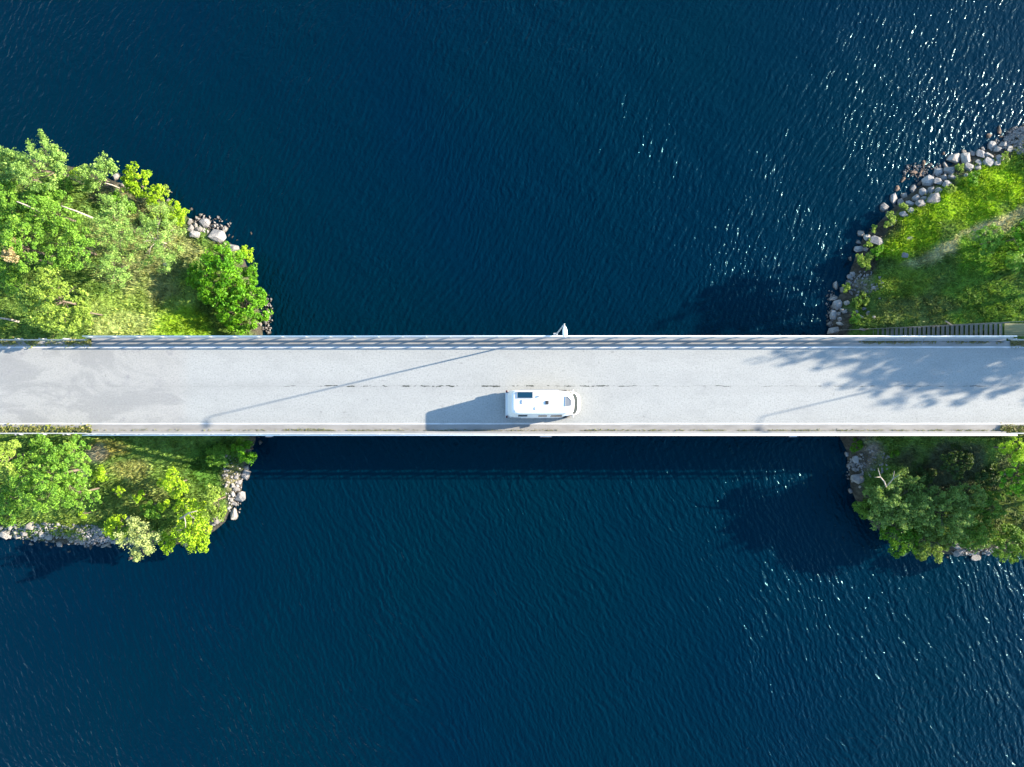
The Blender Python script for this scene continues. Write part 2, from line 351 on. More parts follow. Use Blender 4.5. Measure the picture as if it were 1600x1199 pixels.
def sprites(base, nrm_tilt, size, aspect, r, kind='leaf'):
    """rhombic leaves around points; nrm_tilt: mean normal directions (n,3)"""
    n = len(base); d = r.normal(size=(n, 3)); nn = nrm_tilt+d*.75; nn /= np.linalg.norm(nn, axis=1)[:, None]
    t = r.normal(size=(n, 3)); t -= (t*nn).sum(1)[:, None]*nn; t /= np.linalg.norm(t, axis=1)[:, None]; b = np.cross(nn, t)
    s = (size*np.clip(r.lognormal(-.05, .38, n), .4, 2.1))[:, None]
    V = np.stack([base-t*s*.5, base+b*s*aspect*.5, base+t*s*.5, base-b*s*aspect*.5], 1)
    return V.reshape(-1, 3)
def grass(name, left, n, x0, x1, y0, y1, seed, label):
    r = np.random.default_rng(seed)
    nt_ = n//11; Tc = np.stack([r.uniform(x0, x1, nt_), r.uniform(y0, y1, nt_)], 1); ti = r.integers(0, nt_, n)
    off = r.normal(size=(n, 2))*.11; P = Tc[ti]+off; tsz = r.uniform(.6, 1.6, nt_)[ti]; tcol = r.uniform(.74, 1.24, nt_)[ti]
    d = sdist(P, PL if left else PR); z = gz(P, left)
    keep = (d > (.6 if left else 1.1)+r.uniform(-.5, .9, n)) & ~((P[:, 1] < YN+.25) & (P[:, 1] > YS-.25))
    if not left: keep &= ~((P[:, 1] > YN-.2) & (P[:, 1] < YN+1.35) & (P[:, 0] > wx(1325)))
    c0 = gcol(P, z, left); bare = (c0[:, 0] > c0[:, 1]*1.05) & (r.uniform(size=n) < .8); keep &= ~bare
    keep &= vnoise(P, .8, 12)+r.uniform(-.35, .35, n) > .12
    P, z, c0, off, tsz, tcol = P[keep], z[keep], c0[keep], off[keep], tsz[keep], tcol[keep]; n = len(P)
    L = (.16+.30*vnoise(P, .6, 4))*r.uniform(.6, 1.3, n)*tsz; a = np.arctan2(off[:, 1], off[:, 0])+r.normal(size=n)*.7
    lean = r.uniform(.3, 1.1, n); wdt = r.uniform(.03, .075, n)
    B = np.column_stack([P, z-.03]); D = np.column_stack([np.cos(a)*np.sin(lean), np.sin(a)*np.sin(lean), np.cos(lean)])
    S = np.column_stack([-np.sin(a), np.cos(a), np.zeros(n)])*wdt[:, None]
    V = np.stack([B-S, B+S, B+D*L[:, None]+S*.2], 1).reshape(-1, 3)
    cc = c0*r.uniform(.75, 1.2, (n, 1))*tcol[:, None]; hue = r.uniform(-.5, 1, (n, 1)); cc = cc*(1+np.hstack([hue*.25, hue*.05, -hue*.1]))
    return tag(link(name, np_mesh(name, V, 3, cc), M['blade']), label, 'grass', kind='stuff')
grass('grass', True, 210000, -56, -24, -18, 27, 1, 'long green and pale meadow grass covering the left banks beside the road')
grass('grass', False, 240000, 32, 60, -19, 31, 2, 'bright green and shaded rough grass covering the right banks beside the road')

# ------------------------------------------------------------------ road, markings, bridge
XA, XB = -160, 190
rd = MB(); z = 0.0
rd.add([(XA, wy(674), 0), (XB, wy(674), 0), (XB, wy(533), 0), (XA, wy(533), 0)], [(0,1,2,3)])
rd.add([(XA, wy(674), -.3), (XB, wy(674), -.3), (XB, wy(533), -.3), (XA, wy(533), -.3)], [(0,3,2,1)])
tag(rd.build('road', M['asphalt']), kind='structure')
for nm, a, b in (('edge_line', 541.6, 543.9), ('edge_line', 661.2, 663.2)):
    q = MB(); xs = np.linspace(XA, XB, 700); vs = []; fs = []
    jit = (vnoise(np.stack([xs, xs*0], 1), .5, 3)-.5)*.03
    for i, x in enumerate(xs): vs += [(x, wy(b)+jit[i], .004), (x, wy(a)+jit[i], .004)]
    for i in range(len(xs)-1): fs.append((2*i, 2*i+2, 2*i+3, 2*i+1))
    q.add(vs, fs); tag(q.build(nm, M['paint']), kind='structure')
# gravelly verge strips between the paint and the edge beams (4 mm sheets)
for a, b in ((534, 541.0), (664.2, 673.5)):
    q = MB(); q.add([(XA, wy(b), .004), (XB, wy(b), .004), (XB, wy(a), .004), (XA, wy(a), .004)], [(0,1,2,3)])
    tag(q.build('road_shoulder', M['verge']), kind='structure')

br = empty('bridge', (0, 0, -1)); tag(br, 'long straight concrete road bridge crossing the dark blue strait', 'bridge')
q = MB(); q.box(XL, XR, YS, YN, .0, .68); q.box(XL+2, XR-2, wy(650), wy(636), -.9, 0); q.box(XL+2, XR-2, wy(572), wy(558), -.9, 0)
q.build('deck', M['concrete_under'], br)
for nm, a, b, top in (('edge_beam', 526.2, 533, .22), ('edge_beam', 674, 679.6, .22)):
    q = MB(); x = XL
    while x < XR-.1:
        x2 = min(x+8.0, XR); q.box(x+.01, x2-.01, wy(b), wy(a), .66, 1+top); x = x2
    q.build(nm, M['concrete'], br)
for px in (560, 800, 1040):
    q = MB(); q.box(wx(px)-.6, wx(px)+.6, YS+1, YN-1, -6.2, -.9); q.build('pier', M['concrete_under'], br, bevel=.1)
for px in (440, 1285):
    q = MB(); q.box(wx(px)-.5, wx(px)+.5, YS+.6, YN-.6, -6.2, -.9); q.build('pier', M['concrete_under'], br, bevel=.1)
for px, ln in ((853, 1.1), (420, .7), (1240, .7)):
    q = MB(); q.box(wx(px)-ln/2, wx(px)+ln/2, wy(682)-.06, YS+.0, .7, .95); q.build('drain_outlet', M['galv'], br)
for px in (145.5, 1569):
    pass

def w_beam(mb, x0, x1, y, zc, side):
    prof = [(0, -.155), (.035, -.11), (.075, -.075), (.035, -.03), (.02, 0), (.035, .03), (.075, .075), (.035, .11), (0, .155)]
    prof = [(a, b*1.3) for a, b in prof]; vs = []; fs = []
    for x in (x0, x1):
        for a, b in prof: vs.append((x, y+side*a, zc+b))
        for a, b in prof[::-1]: vs.append((x, y+side*(a-.012), zc+b))
    n = len(prof)*2
    for k in range(n): fs.append((k, (k+1) % n, n+(k+1) % n, n+k))
    mb.add(vs, fs)
def railing(name, y, x0, x1, base, side, label, group, pitch=2.28, tall=True, sigma='w', pts=None, first=None):
    """y of the post line; side: +1 when the road lies on +y"""
    t = empty(name, (x0, y, base)); tag(t, label, 'railing', group)
    L = x1-x0; q = MB(); w_beam(q, 0, L, side*.09, .79 if tall else .78, side); q.build('guard_beam', M['galv'], t)
    hp = 1.38 if tall else .95
    if tall:
        q = MB(); q.tube([(0, 0, hp), (L, 0, hp)], .05, 8); q.build('top_rail', M['white_steel'], t, smooth=True)
        q = MB(); q.tube([(0, 0, .45), (L, 0, .45)], .022, 6); q.build('lower_rail', M['galv'], t, smooth=True)
    q = MB(); q.box(-.055, .055, -.05, .05, 0, hp-.02); q.box(-.12, .12, -.11, .11, 0, .03)
    n = int((L-.6)//pitch)+1; p0 = (first if first is not None else .35)
    o = q.build('post', M['galv'], t, loc=(p0, 0, 0))
    for i in range(1, n):
        c = o.copy(); col.objects.link(c); c.parent = t; c.location = (p0+i*pitch, 0, 0)
        if p0+i*pitch > L: bpy.data.objects.remove(c)
    return t
yr_n, yr_s = wy(527.4), wy(678.6)
G = 'railings along the two bridge edges'
railing('bridge_railing', yr_n, XL, XR, .22, -1, 'white and galvanised railing along the upper edge of the bridge, beside the street lamp', G)
railing('bridge_railing', yr_s, XL, XR, .22, 1, 'white and galvanised railing along the lower edge of the bridge, nearest the motorhome', G)
G = 'low guardrails on the road approaches'
railing('guardrail', wy(530.2), -75, XL-.15, -.05, -1, 'low steel guardrail above the left grass verge, on the upper roadside', G, 2.28, False)
railing('guardrail', wy(678.5), -75, XL-.15, -.05, 1, 'low steel guardrail beside the overgrown lower left verge', G, 2.28, False)
railing('guardrail', wy(530.2), XR+.15, 85, -.05, -1, 'low steel guardrail by the top of the wooden staircase', G, 2.28, False)
railing('guardrail', wy(678.5), XR+.15, 85, -.05, 1, 'low steel guardrail at the lower right corner of the road', G, 2.28, False)
# weeds and dirt along the kerbs
def weeds(name, segs, label, seed, size=.12, colr=((.13,.16,.03),(.22,.19,.10))):
    r = np.random.default_rng(seed); Vs = []; Cs = []
    for x0, x1, yc, hw, dens, hmax, *th in segs:
        n = int((x1-x0)*dens); x = r.uniform(x0, x1, n); y = yc+r.normal(size=n)*hw
        k = vnoise(np.stack([x, y*0], 1), .8, seed)*.6+.4*vnoise(np.stack([x, y], 1), 2.6, seed)+r.uniform(-.25, .25, n) > (th[0] if th else .45); x, y = x[k], y[k]; n = len(x)
        B = np.column_stack([x, y, r.uniform(.01, 1, n)*hmax]); Vs.append(sprites(B, np.tile((0, 0, 1.), (n, 1)), size, .45, r))
        m = r.uniform(size=(n, 1)); Cs.append(np.array(colr[0])*m+np.array(colr[1])*(1-m))
    return tag(link(name, np_mesh(name, np.vstack(Vs), 4, np.vstack(Cs)), M['blade']), label, 'weeds', kind='stuff')
weeds('weeds', [(wx(400), wx(1560), wy(672.9), .06, 60, .08), (XL, wx(400), wy(672.5), .06, 18, .10), (wx(440), wx(520), wy(672.5), .10, 80, .05)], 'thin line of weeds and debris growing along the lower kerb of the bridge', 3, .10)
weeds('weeds', [(-60, XL-.05, wy(670.3), .17, 190, .24, .40)], 'strip of yellowish weeds on the lower left road verge', 4, .2, ((.15,.19,.03),(.26,.23,.09)))
weeds('weeds', [(-60, XL-.1, wy(534.5), .18, 190, .20, .40)], 'strip of green weeds on the upper left road verge', 5, .2, ((.13,.18,.03),(.24,.21,.09)))
weeds('weeds', [(XR+.5, 60, wy(535.5), .18, 260, .15, .2), (XR-14, XR, wy(534.6), .08, 60, .06)], 'dry weeds on the upper right road verge near the stairs', 6, .2, ((.14,.15,.05),(.24,.20,.11)))
weeds('weeds', [(XR-.5, 60, wy(670), .18, 300, .22)], 'weeds on the lower right road verge at the picture edge', 8, .2)

# ------------------------------------------------------------------ wooden staircase
st = empty('staircase', (XR, YN+.05, 0)); tag(st, 'grey wooden staircase with a thin handrail running down beside the bridge', 'staircase')
NST = 30; x_end = wx(1350, -4.2); dxs = (XR-x_end)/NST; w0, w1 = 1.22, .95
def wid(i): return w0+(w1-w0)*i/NST
for i in range(NST):
    q = MB(); q.box(-.15, .13, .05, wid(i), -.03, .03)
    q.build('step', M['wood'], st, loc=(-(i+.6)*dxs, 0, -.22-i*4.1/NST), bevel=.008)
zz = lambda i: -.22-i*4.1/NST
for yy in (0, 1):
    q = MB()
    a = Vector((-.1, .02 if yy == 0 else wid(0)+.03, -.30)); b = Vector((-NST*dxs, .02 if yy == 0 else wid(NST)+.03, zz(NST)-.1))
    for s in (-1,):
        q.add([a+Vector((0,-.03,-.12)), b+Vector((0,-.03,-.12)), b+Vector((0,.03,-.12)), a+Vector((0,.03,-.12)), a+Vector((0,-.03,.12)), b+Vector((0,-.03,.12)), b+Vector((0,.03,.12)), a+Vector((0,.03,.12))],
              [(0,3,2,1),(4,5,6,7),(0,1,5,4),(1,2,6,5),(2,3,7,6),(3,0,4,7)])
    q.build('stringer', M['wood'], st)
q = MB(); q.tube([(2.2, w0+.12, .80), (0, w0+.06, .72), (-NST*dxs, w1+.02, zz(NST)+.9), (-NST*dxs-3.2, w1-.05, zz(NST)+.2)], .028, 6); q.build('handrail', M['wood'], st)
for i in range(0, NST+1, 5):
    q = MB(); q.box(-.04, .04, -.04, .04, -.5, .9); q.build('rail_post', M['wood'], st, loc=(-i*dxs, wid(i)+.04, zz(i)))
q = MB()
for k in range(7): q.box(.05, 5.2, k*.18-.02, k*.18+.14, -.14, -.09)
q.build('landing', M['wood_old'], st)
# plank lying beside the stairs
q = MB(); q.box(-.55, .55, -.07, .07, 0, .06)
pl = q.build('plank', M['wood'], bevel=.01); zpl = float(gz([W(1484, 506, -2.6)], False)[0])
x_, y_ = W(1484, 506, zpl+.3); pl.location = (x_, y_, zpl+.25); pl.rotation_euler = (0, R(6), R(-30)); tag(pl, 'short pale plank lying on the slope above the stair handrail', 'plank')

# ------------------------------------------------------------------ street lamps
def lamp_parts(t, h=11.0, arm=.25):
    q = MB(); q.tube([(0,0,0),(0,0,.9),(0,0,.92),(0,0,h)], [.09,.09,.07,.045], 10); q.build('pole', M['galv'], t, smooth=True)
    q = MB(); q.box(-.2, .2, -.2, .2, 0, .05); q.build('base_plate', M['galv'], t)
    q = MB(); q.tube([(0,0,h-.05),(0,-arm*.5,h+.03),(0,-arm,h+.05)], .035, 8); q.build('arm', M['galv'], t, smooth=True)
    hd = MB(); y0 = -arm+.08; vs = []; fs = []
    prof = [(0,.07,.05),(.12,.13,.07),(.35,.19,.10),(.65,.20,.09),(.85,.15,.05),(.90,.08,.03)]
    n = 12
    for d, hw, hh in prof:
        for k in range(n):
            a = 2*math.pi*k/n; vs.append((hw*math.copysign(abs(math.cos(a))**.7, math.cos(a)), y0-d, h+.06+hh*math.copysign(abs(math.sin(a))**.8, math.sin(a))*(1 if math.sin(a) > 0 else .5)))
    for i in range(len(prof)-1):
        for k in range(n): fs.append((i*n+k, (i+1)*n+k, (i+1)*n+(k+1) % n, i*n+(k+1) % n))
    fs.append(tuple(range(n))); fs.append(tuple(range((len(prof)-1)*n, len(prof)*n))[::-1]); hd.add(vs, fs)
    o = hd.build('lamp_head', M['white_steel'], t, smooth=True)
    q = MB(); q.box(-.13, .13, y0-.75, y0-.28, h-.005, h+.02); q.build('lens', M['frost'], o)
t = empty('street_lamp', (wx(868), YN+.12, .2)); lamp_parts(t)
t.rotation_euler = (0, 0, R(3))
tag(t, 'tall grey street lamp with a white head, standing at the bridge edge above the motorhome', 'street lamp', 'street lamps along the bridge')
q = MB(); q.box(-.16, .16, -.16, .16, -.5, .0); q.build('bracket', M['concrete'], t)
t2 = empty('street_lamp', (wx(1731), YN+.12, .2)); lamp_parts(t2, 11, .9)
tag(t2, 'street lamp beyond the right picture edge whose thin shadow crosses the road', 'street lamp', 'street lamps along the bridge')

# ------------------------------------------------------------------ motorhome
def rr_outline(x0, x1, y0, y1, nf, nr, N=56):
    """plan outline; front at x1 rounded with exponent nf, rear nr"""
    out = []; cx = x0+(x1-x0)*.5; cy = (y0+y1)/2; a = (x1-x0)/2; b = (y1-y0)/2
    for k in range(N):
        th = 2*math.pi*(k+.5)/N; c, s = math.cos(th), math.sin(th); n = nf if c > 0 else nr
        out.append((cx+a*math.copysign(abs(c)**(2/n), c), cy+b*math.copysign(abs(s)**(2/n), s)))
    return out
def loft(slices, N=56):
    q = MB(); vs = []; fs = []
    for z, o in slices: vs += [(x, y, z) for x, y in o]
    for i in range(len(slices)-1):
        for k in range(N): fs.append((i*N+k, i*N+(k+1) % N, (i+1)*N+(k+1) % N, (i+1)*N+k))
    fs.append(tuple(range(N))[::-1]); fs.append(tuple(range((len(slices)-1)*N, len(slices)*N))); q.add(vs, fs)
    return q
vx, vy = wx(790.8), wy(631.5)
van = empty('motorhome', (vx, vy, 0)); tag(van, 'white motorhome with a dark solar panel on its roof driving right along the bridge', 'motorhome')
ybS, ytS = wy(653.6)-vy, wy(645.4)-vy; ybN, ytN = wy(609.4)-vy, wy(610.6)-vy
def side_s(z): return ybS+(ytS-ybS)*max(0, min(1, (z-.55)/2.2))**1.1
def side_n(z): return ybN+(ytN-ybN)*z/2.8
def rear(z): return .12+.44*max(0, min(1, (z-.7)/2.1))**1.1
def front(z): return 6.05 if z < 1.6 else 6.05+.2*min(1, (z-1.6)/.8)-(.1*max(0, (z-2.45)/.4))
sl = []
for z in (.36, .5, .8, 1.2, 1.6, 1.9, 2.2, 2.45, 2.62, 2.74): sl.append((z, rr_outline(rear(z), front(z), side_s(z), side_n(z), 4.6, 9)))
sl.append((2.81, rr_outline(rear(2.8)+.06, front(2.8)-.10, side_s(2.8)+.05, side_n(2.8)-.05, 4.2, 9)))
sl.append((2.84, rr_outline(rear(2.8)+.22, front(2.8)-.32, side_s(2.8)+.18, side_n(2.8)-.18, 4.0, 8)))
body = loft(sl).build('body', M['van'], van, smooth=True)
body.data.polygons[-1].use_smooth = False
# cab: bonnet and screen in front of the living body
def cabx(z):
    return 7.08 if z < .8 else (7.08-.12*(z-.8)/.3 if z < 1.1 else (6.96-.2*(z-1.1)/.15 if z < 1.25 else 6.76-.42*(z-1.25)/.75))
cs = []
for z in (.3, .45, .8, 1.0, 1.1, 1.25, 1.5, 1.75, 2.0): cs.append((z, rr_outline(4.4, cabx(z)+.02, (side_s(.3)+.20)*(1-.05*z), (side_n(.3)-.10)*(1-.05*z), 3.2, 8)))
cab = loft(cs).build('cab', M['van'], van, smooth=True)
def patch(name, zs, fun, k0, k1, m, parent, off=.012, N=56):
    q = MB(); vs = []; ks = [k % N for k in range(k0, k1+1)]
    for z in zs:
        o = fun(z)
        cxm = sum(p[0] for p in o)/N; cym = sum(p[1] for p in o)/N
        for k in ks:
            x, y = o[k]; d = Vector((x-cxm, y-cym)).normalized(); vs.append((x+d.x*off, y+d.y*off, z+off*.6))
    n = len(ks); fs = [(i*n+j, i*n+j+1, (i+1)*n+j+1, (i+1)*n+j) for i in range(len(zs)-1) for j in range(n-1)]
    q.add(vs, fs); return q.build(name, m, parent, smooth=True)
cf = lambda z: rr_outline(4.4, cabx(z)+.02, (side_s(.3)+.20)*(1-.05*z), (side_n(.3)-.10)*(1-.05*z), 3.2, 8)
patch('windscreen', [1.27, 1.5, 1.75, 1.95], cf, -8, 7, M['wind_glass'], van, .02)
patch('side_window', [1.30, 1.55, 1.85], cf, 56-13, 56-10, M['glass'], van, .02)
patch('side_window', [1.30, 1.55, 1.85], cf, 9, 12, M['glass'], van, .02)
def wallwin(name, x0, x1, z0, z1, m, south=True, slant=0):
    f = side_s if south else side_n; s = -1 if south else 1; o1, o2 = .012*s, -.02*s
    q = MB(); vs = []
    for o in (o2, o1):
        for (x, z) in ((x0, z0), (x1, z0), (x1+slant, z1), (x0+slant, z1)): vs.append((x, f(z)+o, z))
    q.add(vs, [(0,1,2,3),(4,7,6,5),(0,4,5,1),(1,5,6,2),(2,6,7,3),(3,7,4,0)]); return q.build(name, m, van)
for x0, x1, z0, z1 in ((1.15, 2.0, 1.55, 2.3), (3.05, 3.85, 1.45, 2.15), (4.2, 5.25, 1.35, 2.15)):
    fr = wallwin('window', x0, x1, z0, z1, M['glass'], True)
    wallwin('window', x0+.1, x1+.1, z0, z1, M['glass'], False)
wallwin('door', 2.25, 2.85, .45, 2.3, M['van_grey'], False)
wallwin('locker_hatch', 2.7, 5.0, .62, .70, M['van_grey'], True)
wallwin('locker_hatch', .5, 1.4, .6, 1.05, M['van_grey'], True)
q = MB(); q.box(-.05, .2, ybS+.06, ybN-.06, .34, .62); q.build('bumper', M['van'], van, bevel=.06)
for y in (ybS+.16, ybN-.16):
    q = MB(); q.box(-.02, .16, y-.11, y+.11, .66, 1.0); q.build('tail_light', M['lamp_red'], van, bevel=.03)
q = MB(); q.box(-.062, -.04, -.26, .26, .42, .54); q.build('number_plate', M['van_grey'], van)
q = MB(); q.box(.22, .27, -.55, .55, 1.5, 2.0); 
def roofbox(name, a, b, c, d, z0, z1, m, bev=.02, parent=None):
    q = MB(); q.box(wx(a, z1)-vx, wx(b, z1)-vx, wy(d, z1)-vy, wy(c, z1)-vy, z0, z1); return q.build(name, m, parent or van, bevel=bev)
roofbox('solar_panel', 808.5, 832, 613, 622, 2.83, 2.88, M['solar'], 0)
q = MB(); sx0, sx1, sy0, sy1 = wx(808, 2.88)-vx, wx(832.5, 2.88)-vx, wy(622.5, 2.88)-vy, wy(612.5, 2.88)-vy
for bx in ((sx0-.02, sx0+.02, sy0, sy1), (sx1-.02, sx1+.02, sy0, sy1), (sx0, sx1, sy0-.02, sy0+.02), (sx0, sx1, sy1-.02, sy1+.02)): q.box(*bx, 2.83, 2.895)
q.build('panel_frame', M['galv'], van)
h1 = roofbox('roof_hatch', 815, 820.5, 624.8, 631, 2.83, 2.92, M['van'], .03)
roofbox('hatch_rim', 814.6, 820.9, 624.4, 631.4, 2.83, 2.86, M['van_grey'], 0, van)
roofbox('roof_hatch', 835.5, 841, 636, 641, 2.83, 2.90, M['van'], .03)
v1 = roofbox('roof_vent', 853, 856.8, 626.6, 632, 2.83, 2.93, M['black'], .02)
roofbox('vent_rim', 852, 858, 626.1, 632.5, 2.83, 2.86, M['van_grey'], 0)
q = MB(); s3 = [(883.5,619.8),(887,620.2),(892,625),(892,634),(883,635)]
top = [(wx(a, 2.86)-vx, wy(b, 2.86)-vy) for a, b in s3]; n = 5
q.add([(x, y, 2.76) for x, y in top]+[(x, y, 2.865) for x, y in top], [tuple(range(n)), tuple(range(n, 2*n))[::-1]]+[(i, i+n, (i+1) % n+n, (i+1) % n) for i in range(n)])
q.build('skylight', M['frost'], van)
q = MB()
for i in range(n):
    a, b = Vector((*top[i], 2.87)), Vector((*top[(i+1) % n], 2.87)); q.tube([a, b], .025, 6)
q.build('skylight_rim', M['van_grey'], van)
q = MB()
for yy in (side_s(2.8)+.20, side_n(2.8)-.20): q.box(.85, 5.55, yy-.012, yy+.012, 2.835, 2.85)
q.box(.84, .865, side_s(2.8)+.20, side_n(2.8)-.20, 2.835, 2.848); q.box(5.0, 5.02, side_s(2.8)+.20, side_n(2.8)-.20, 2.835, 2.848)
q.build('roof_seam', M['van_grey'], van)
q = MB(); q.tube([(3.0, .75, 2.84), (3.0, .75, 2.93)], .09, 14); q.build('roof_vent', M['van_grey'], van)
q = MB(); q.tube([(1.3, side_n(2.6)+.05, 2.62), (4.9, side_n(2.6)+.05, 2.62)], .06, 8); q.build('awning', M['van_grey'], van)
for ax in (1.55, 5.75):
    for y, s in ((side_s(.4)+.17, -1), (side_n(.4)-.17, 1)):
        q = MB(); q.tube([(ax, y-.13, .34), (ax, y+.13, .34)], .34, 24); wh = q.build('wheel', M['black'], van)
        q = MB(); q.tube([(ax, y+s*.10, .34), (ax, y+s*.145, .34)], .2, 16); q.build('rim', M['galv'], wh)
for s, y in ((-1, side_s(1)+.26), (1, side_n(1)-.16)):
    q = MB(); q.box(6.28, 6.37, y-.05 if s > 0 else y-.20, y+.20 if s > 0 else y+.05, 1.35, 1.68); q.build('mirror', M['van'], van, bevel=.04)
for k0 in (5, -8):
    patch('headlight', [.72, .82, .95], cf, k0, k0+3, M['lamp_clear'], van, .012)
patch('grille', [.42, .5, .62], cf, -4, 3, M['black'], van, .012)

# ------------------------------------------------------------------ rocks
def rock_mesh(i):
    r = np.random.default_rng(100+i); bm = bmesh.new()
    for k in range(20):
        p = r.normal(size=3); p /= np.linalg.norm(p); p = np.sign(p)*np.abs(p)**.85; p *= r.uniform(.86, 1.04); bm.verts.new(p*np.array((1, 1, .8)))
    res = bmesh.ops.convex_hull(bm, input=bm.verts[:])
    for q in [v_ for v_ in bm.verts if not v_.link_faces]: bm.verts.remove(q)
    bmesh.ops.dissolve_limit(bm, angle_limit=R(14), verts=bm.verts[:], edges=bm.edges[:])
    bmesh.ops.bevel(bm, geom=bm.edges[:], offset=.035, segments=1, affect='EDGES', clamp_overlap=True)
    bmesh.ops.triangulate(bm, faces=bm.faces[:])
    me = bpy.data.meshes.new('boulder'); bm.to_mesh(me); bm.free(); return me
ROCKM = {k: [] for k in ('rock', 'rock_warm', 'rock_brown')}
for i in range(8):
    base = rock_mesh(i)
    for k in ROCKM:
        me = base.copy(); me.materials.append(M[k]); ROCKM[k].append(me)
ORD = ['first','second','third','fourth','fifth','sixth','seventh','eighth','ninth','tenth','eleventh','twelfth','thirteenth','fourteenth','fifteenth','sixteenth','seventeenth','eighteenth','nineteenth','twentieth']
def ordn(i):
    if i < 20: return ORD[i]
    t_ = ['twenty', 'thirty', 'forty', 'fifty', 'sixty', 'seventy', 'eighty', 'ninety'][(i+1)//10-2]; u = (i+1) % 10
    return {'twenty':'twentieth','thirty':'thirtieth','forty':'fortieth','fifty':'fiftieth','sixty':'sixtieth','seventy':'seventieth','eighty':'eightieth','ninety':'ninetieth'}[t_] if u == 0 else t_+'-'+ORD[u-1]
def rocks(lst, left, shore, group, order, mk='rock', seed=0, sink=.25):
    """lst: px,py,rx,ry[,material][,label]; order: key giving place along the shore from the bridge"""
    r = random.Random(seed); items = []
    for it in lst:
        px, py, rx, ry = it[:4]; m = it[4] if len(it) > 4 and it[4] else mk; lab = it[5] if len(it) > 5 else None
        z_ = WATER
        for _ in range(3):
            x, y = W(px, py, z_); g_ = max(float(gz([(x, y)], left)[0]), WATER-.15); z_ = g_+.2
        s = (H-z_)/F; a, b = rx*s*1.12, ry*s*1.12; hgt = min(.8, .62*(a+b)/2+.08)
        items.append((order(px, py), px, py, rx, ry, m, lab, (x, y, g_+hgt*.8*(1-sink)-hgt*.35), a, b, hgt))
    items.sort(key=lambda q_: q_[0]); cnt = {}
    for (k_, px, py, rx, ry, m, lab, loc, a, b, hgt) in items:
        mm = m if m == 'rock_brown' or r.random() < .7 else ('rock' if m == 'rock_warm' else 'rock_warm')
        o = bpy.data.objects.new('boulder', r.choice(ROCKM[mm])); col.objects.link(o)
        o.location = loc; fl = r.random() < .5
        o.rotation_euler = (r.uniform(-.15, .15), r.uniform(-.15, .15), (math.pi if fl else 0)+r.uniform(-.55, .55)); o.scale = (a, b, hgt)
        ar = rx*ry; size = 'large' if ar > 90 else 'medium' if ar > 38 else 'small' if ar > 14 else 'tiny'
        shp = 'elongated' if max(rx, ry)/min(rx, ry) > 1.55 else 'rounded'
        tone = {'rock': 'grey', 'rock_warm': 'pale', 'rock_brown': 'brown half-sunken'}[m]
        key = (size, shp, tone); c = cnt.get(key, 0); cnt[key] = c+1
        if not lab: lab = '%s %s %s stone, %s such from the bridge along %s' % (size, shp, tone, ordn(c), shore)
        tag(o, lab, 'boulder', group)
def zc(lst, ox, oy, k): return [(ox+a/k, oy+b/k, c/k, d/k)+tuple(rest) for a, b, c, d, *rest in lst]
RB = 'rock_brown'
rtop = zc([(570,680,35,35),(640,610,28,45,None,'tall narrow grey boulder leaning into the water beside a green shrub, upper right shore'),(720,590,28,28),(785,540,24,38),(690,640,28,26),(765,650,34,24),(810,610,28,28),(860,565,34,30),(895,485,45,42,None,'big round grey boulder in the middle of the upper right shore'),(925,550,27,27),(975,560,28,30),(970,420,36,32),(970,490,35,32),(1015,460,24,22),(1060,405,42,38),(1020,365,19,30),(1085,315,55,45,None,'largest boulder of the upper right shore, rounded, with water on its left'),(1160,265,24,20),(1180,320,40,52),(1225,285,24,22),(1300,250,14,22),(1285,290,34,38),(1345,295,40,18),(1340,345,44,34),(1270,350,30,20),(1260,385,28,18),(1195,380,38,28),(1130,385,24,24),(1075,455,30,20),(1035,505,34,26),(935,615,55,38,None,'broad flat boulder under the edge of the bright grass, upper right shore'),(840,650,38,28),(865,610,24,16),(770,700,24,22),(715,735,36,28),(1365,225,34,36),(1410,255,28,26),(1455,215,30,26),(1425,315,32,24),(1410,350,30,18),(1500,250,26,22),(635,790,32,24),(600,715,18,14),(515,930,52,42,None,'bluish grey boulder on its own at the corner of the grass, upper right shore'),(450,900,28,26),(400,870,33,24),(385,935,26,16),(385,985,38,24),(325,1055,18,20),(440,985,20,16),
 (850,420,18,32,RB),(790,420,32,18,RB),(865,355,16,24,RB),(715,475,16,26,RB),(670,540,20,24,RB),(1010,280,16,16,RB),(1345,150,26,18,RB),(1415,110,18,36,RB),(1430,160,22,14,RB),(1230,440,18,12),(1180,440,18,14),(830,500,18,26,RB),(650,660,14,14),(760,905,26,12),(730,1030,24,26)], 1260, 180, 4.703)
rtop += zc([(215,215,22,34),(265,250,24,24),(200,312,38,20),(230,358,34,40),(265,395,17,17),(197,435,27,42),(240,425,17,18),(285,410,20,20),(300,345,22,18),(250,465,17,18),(168,495,32,20),(235,505,30,17),(200,550,62,26,None,'long slab of rock under the foot of the stair handrail'),(175,390,11,11),(430,390,20,13),(455,420,13,18),(408,448,20,13),(500,450,13,12),(495,235,22,15),(380,290,13,10),(540,312,9,8),(375,410,13,12),(320,150,20,16),(345,130,22,16),(415,540,22,13)], 1260, 400, 4.703)
rocks(rtop, False, 'the upper right shore', 'boulders along the upper right shore', lambda a, b: a*1.0-b*1.2, 'rock', 1)
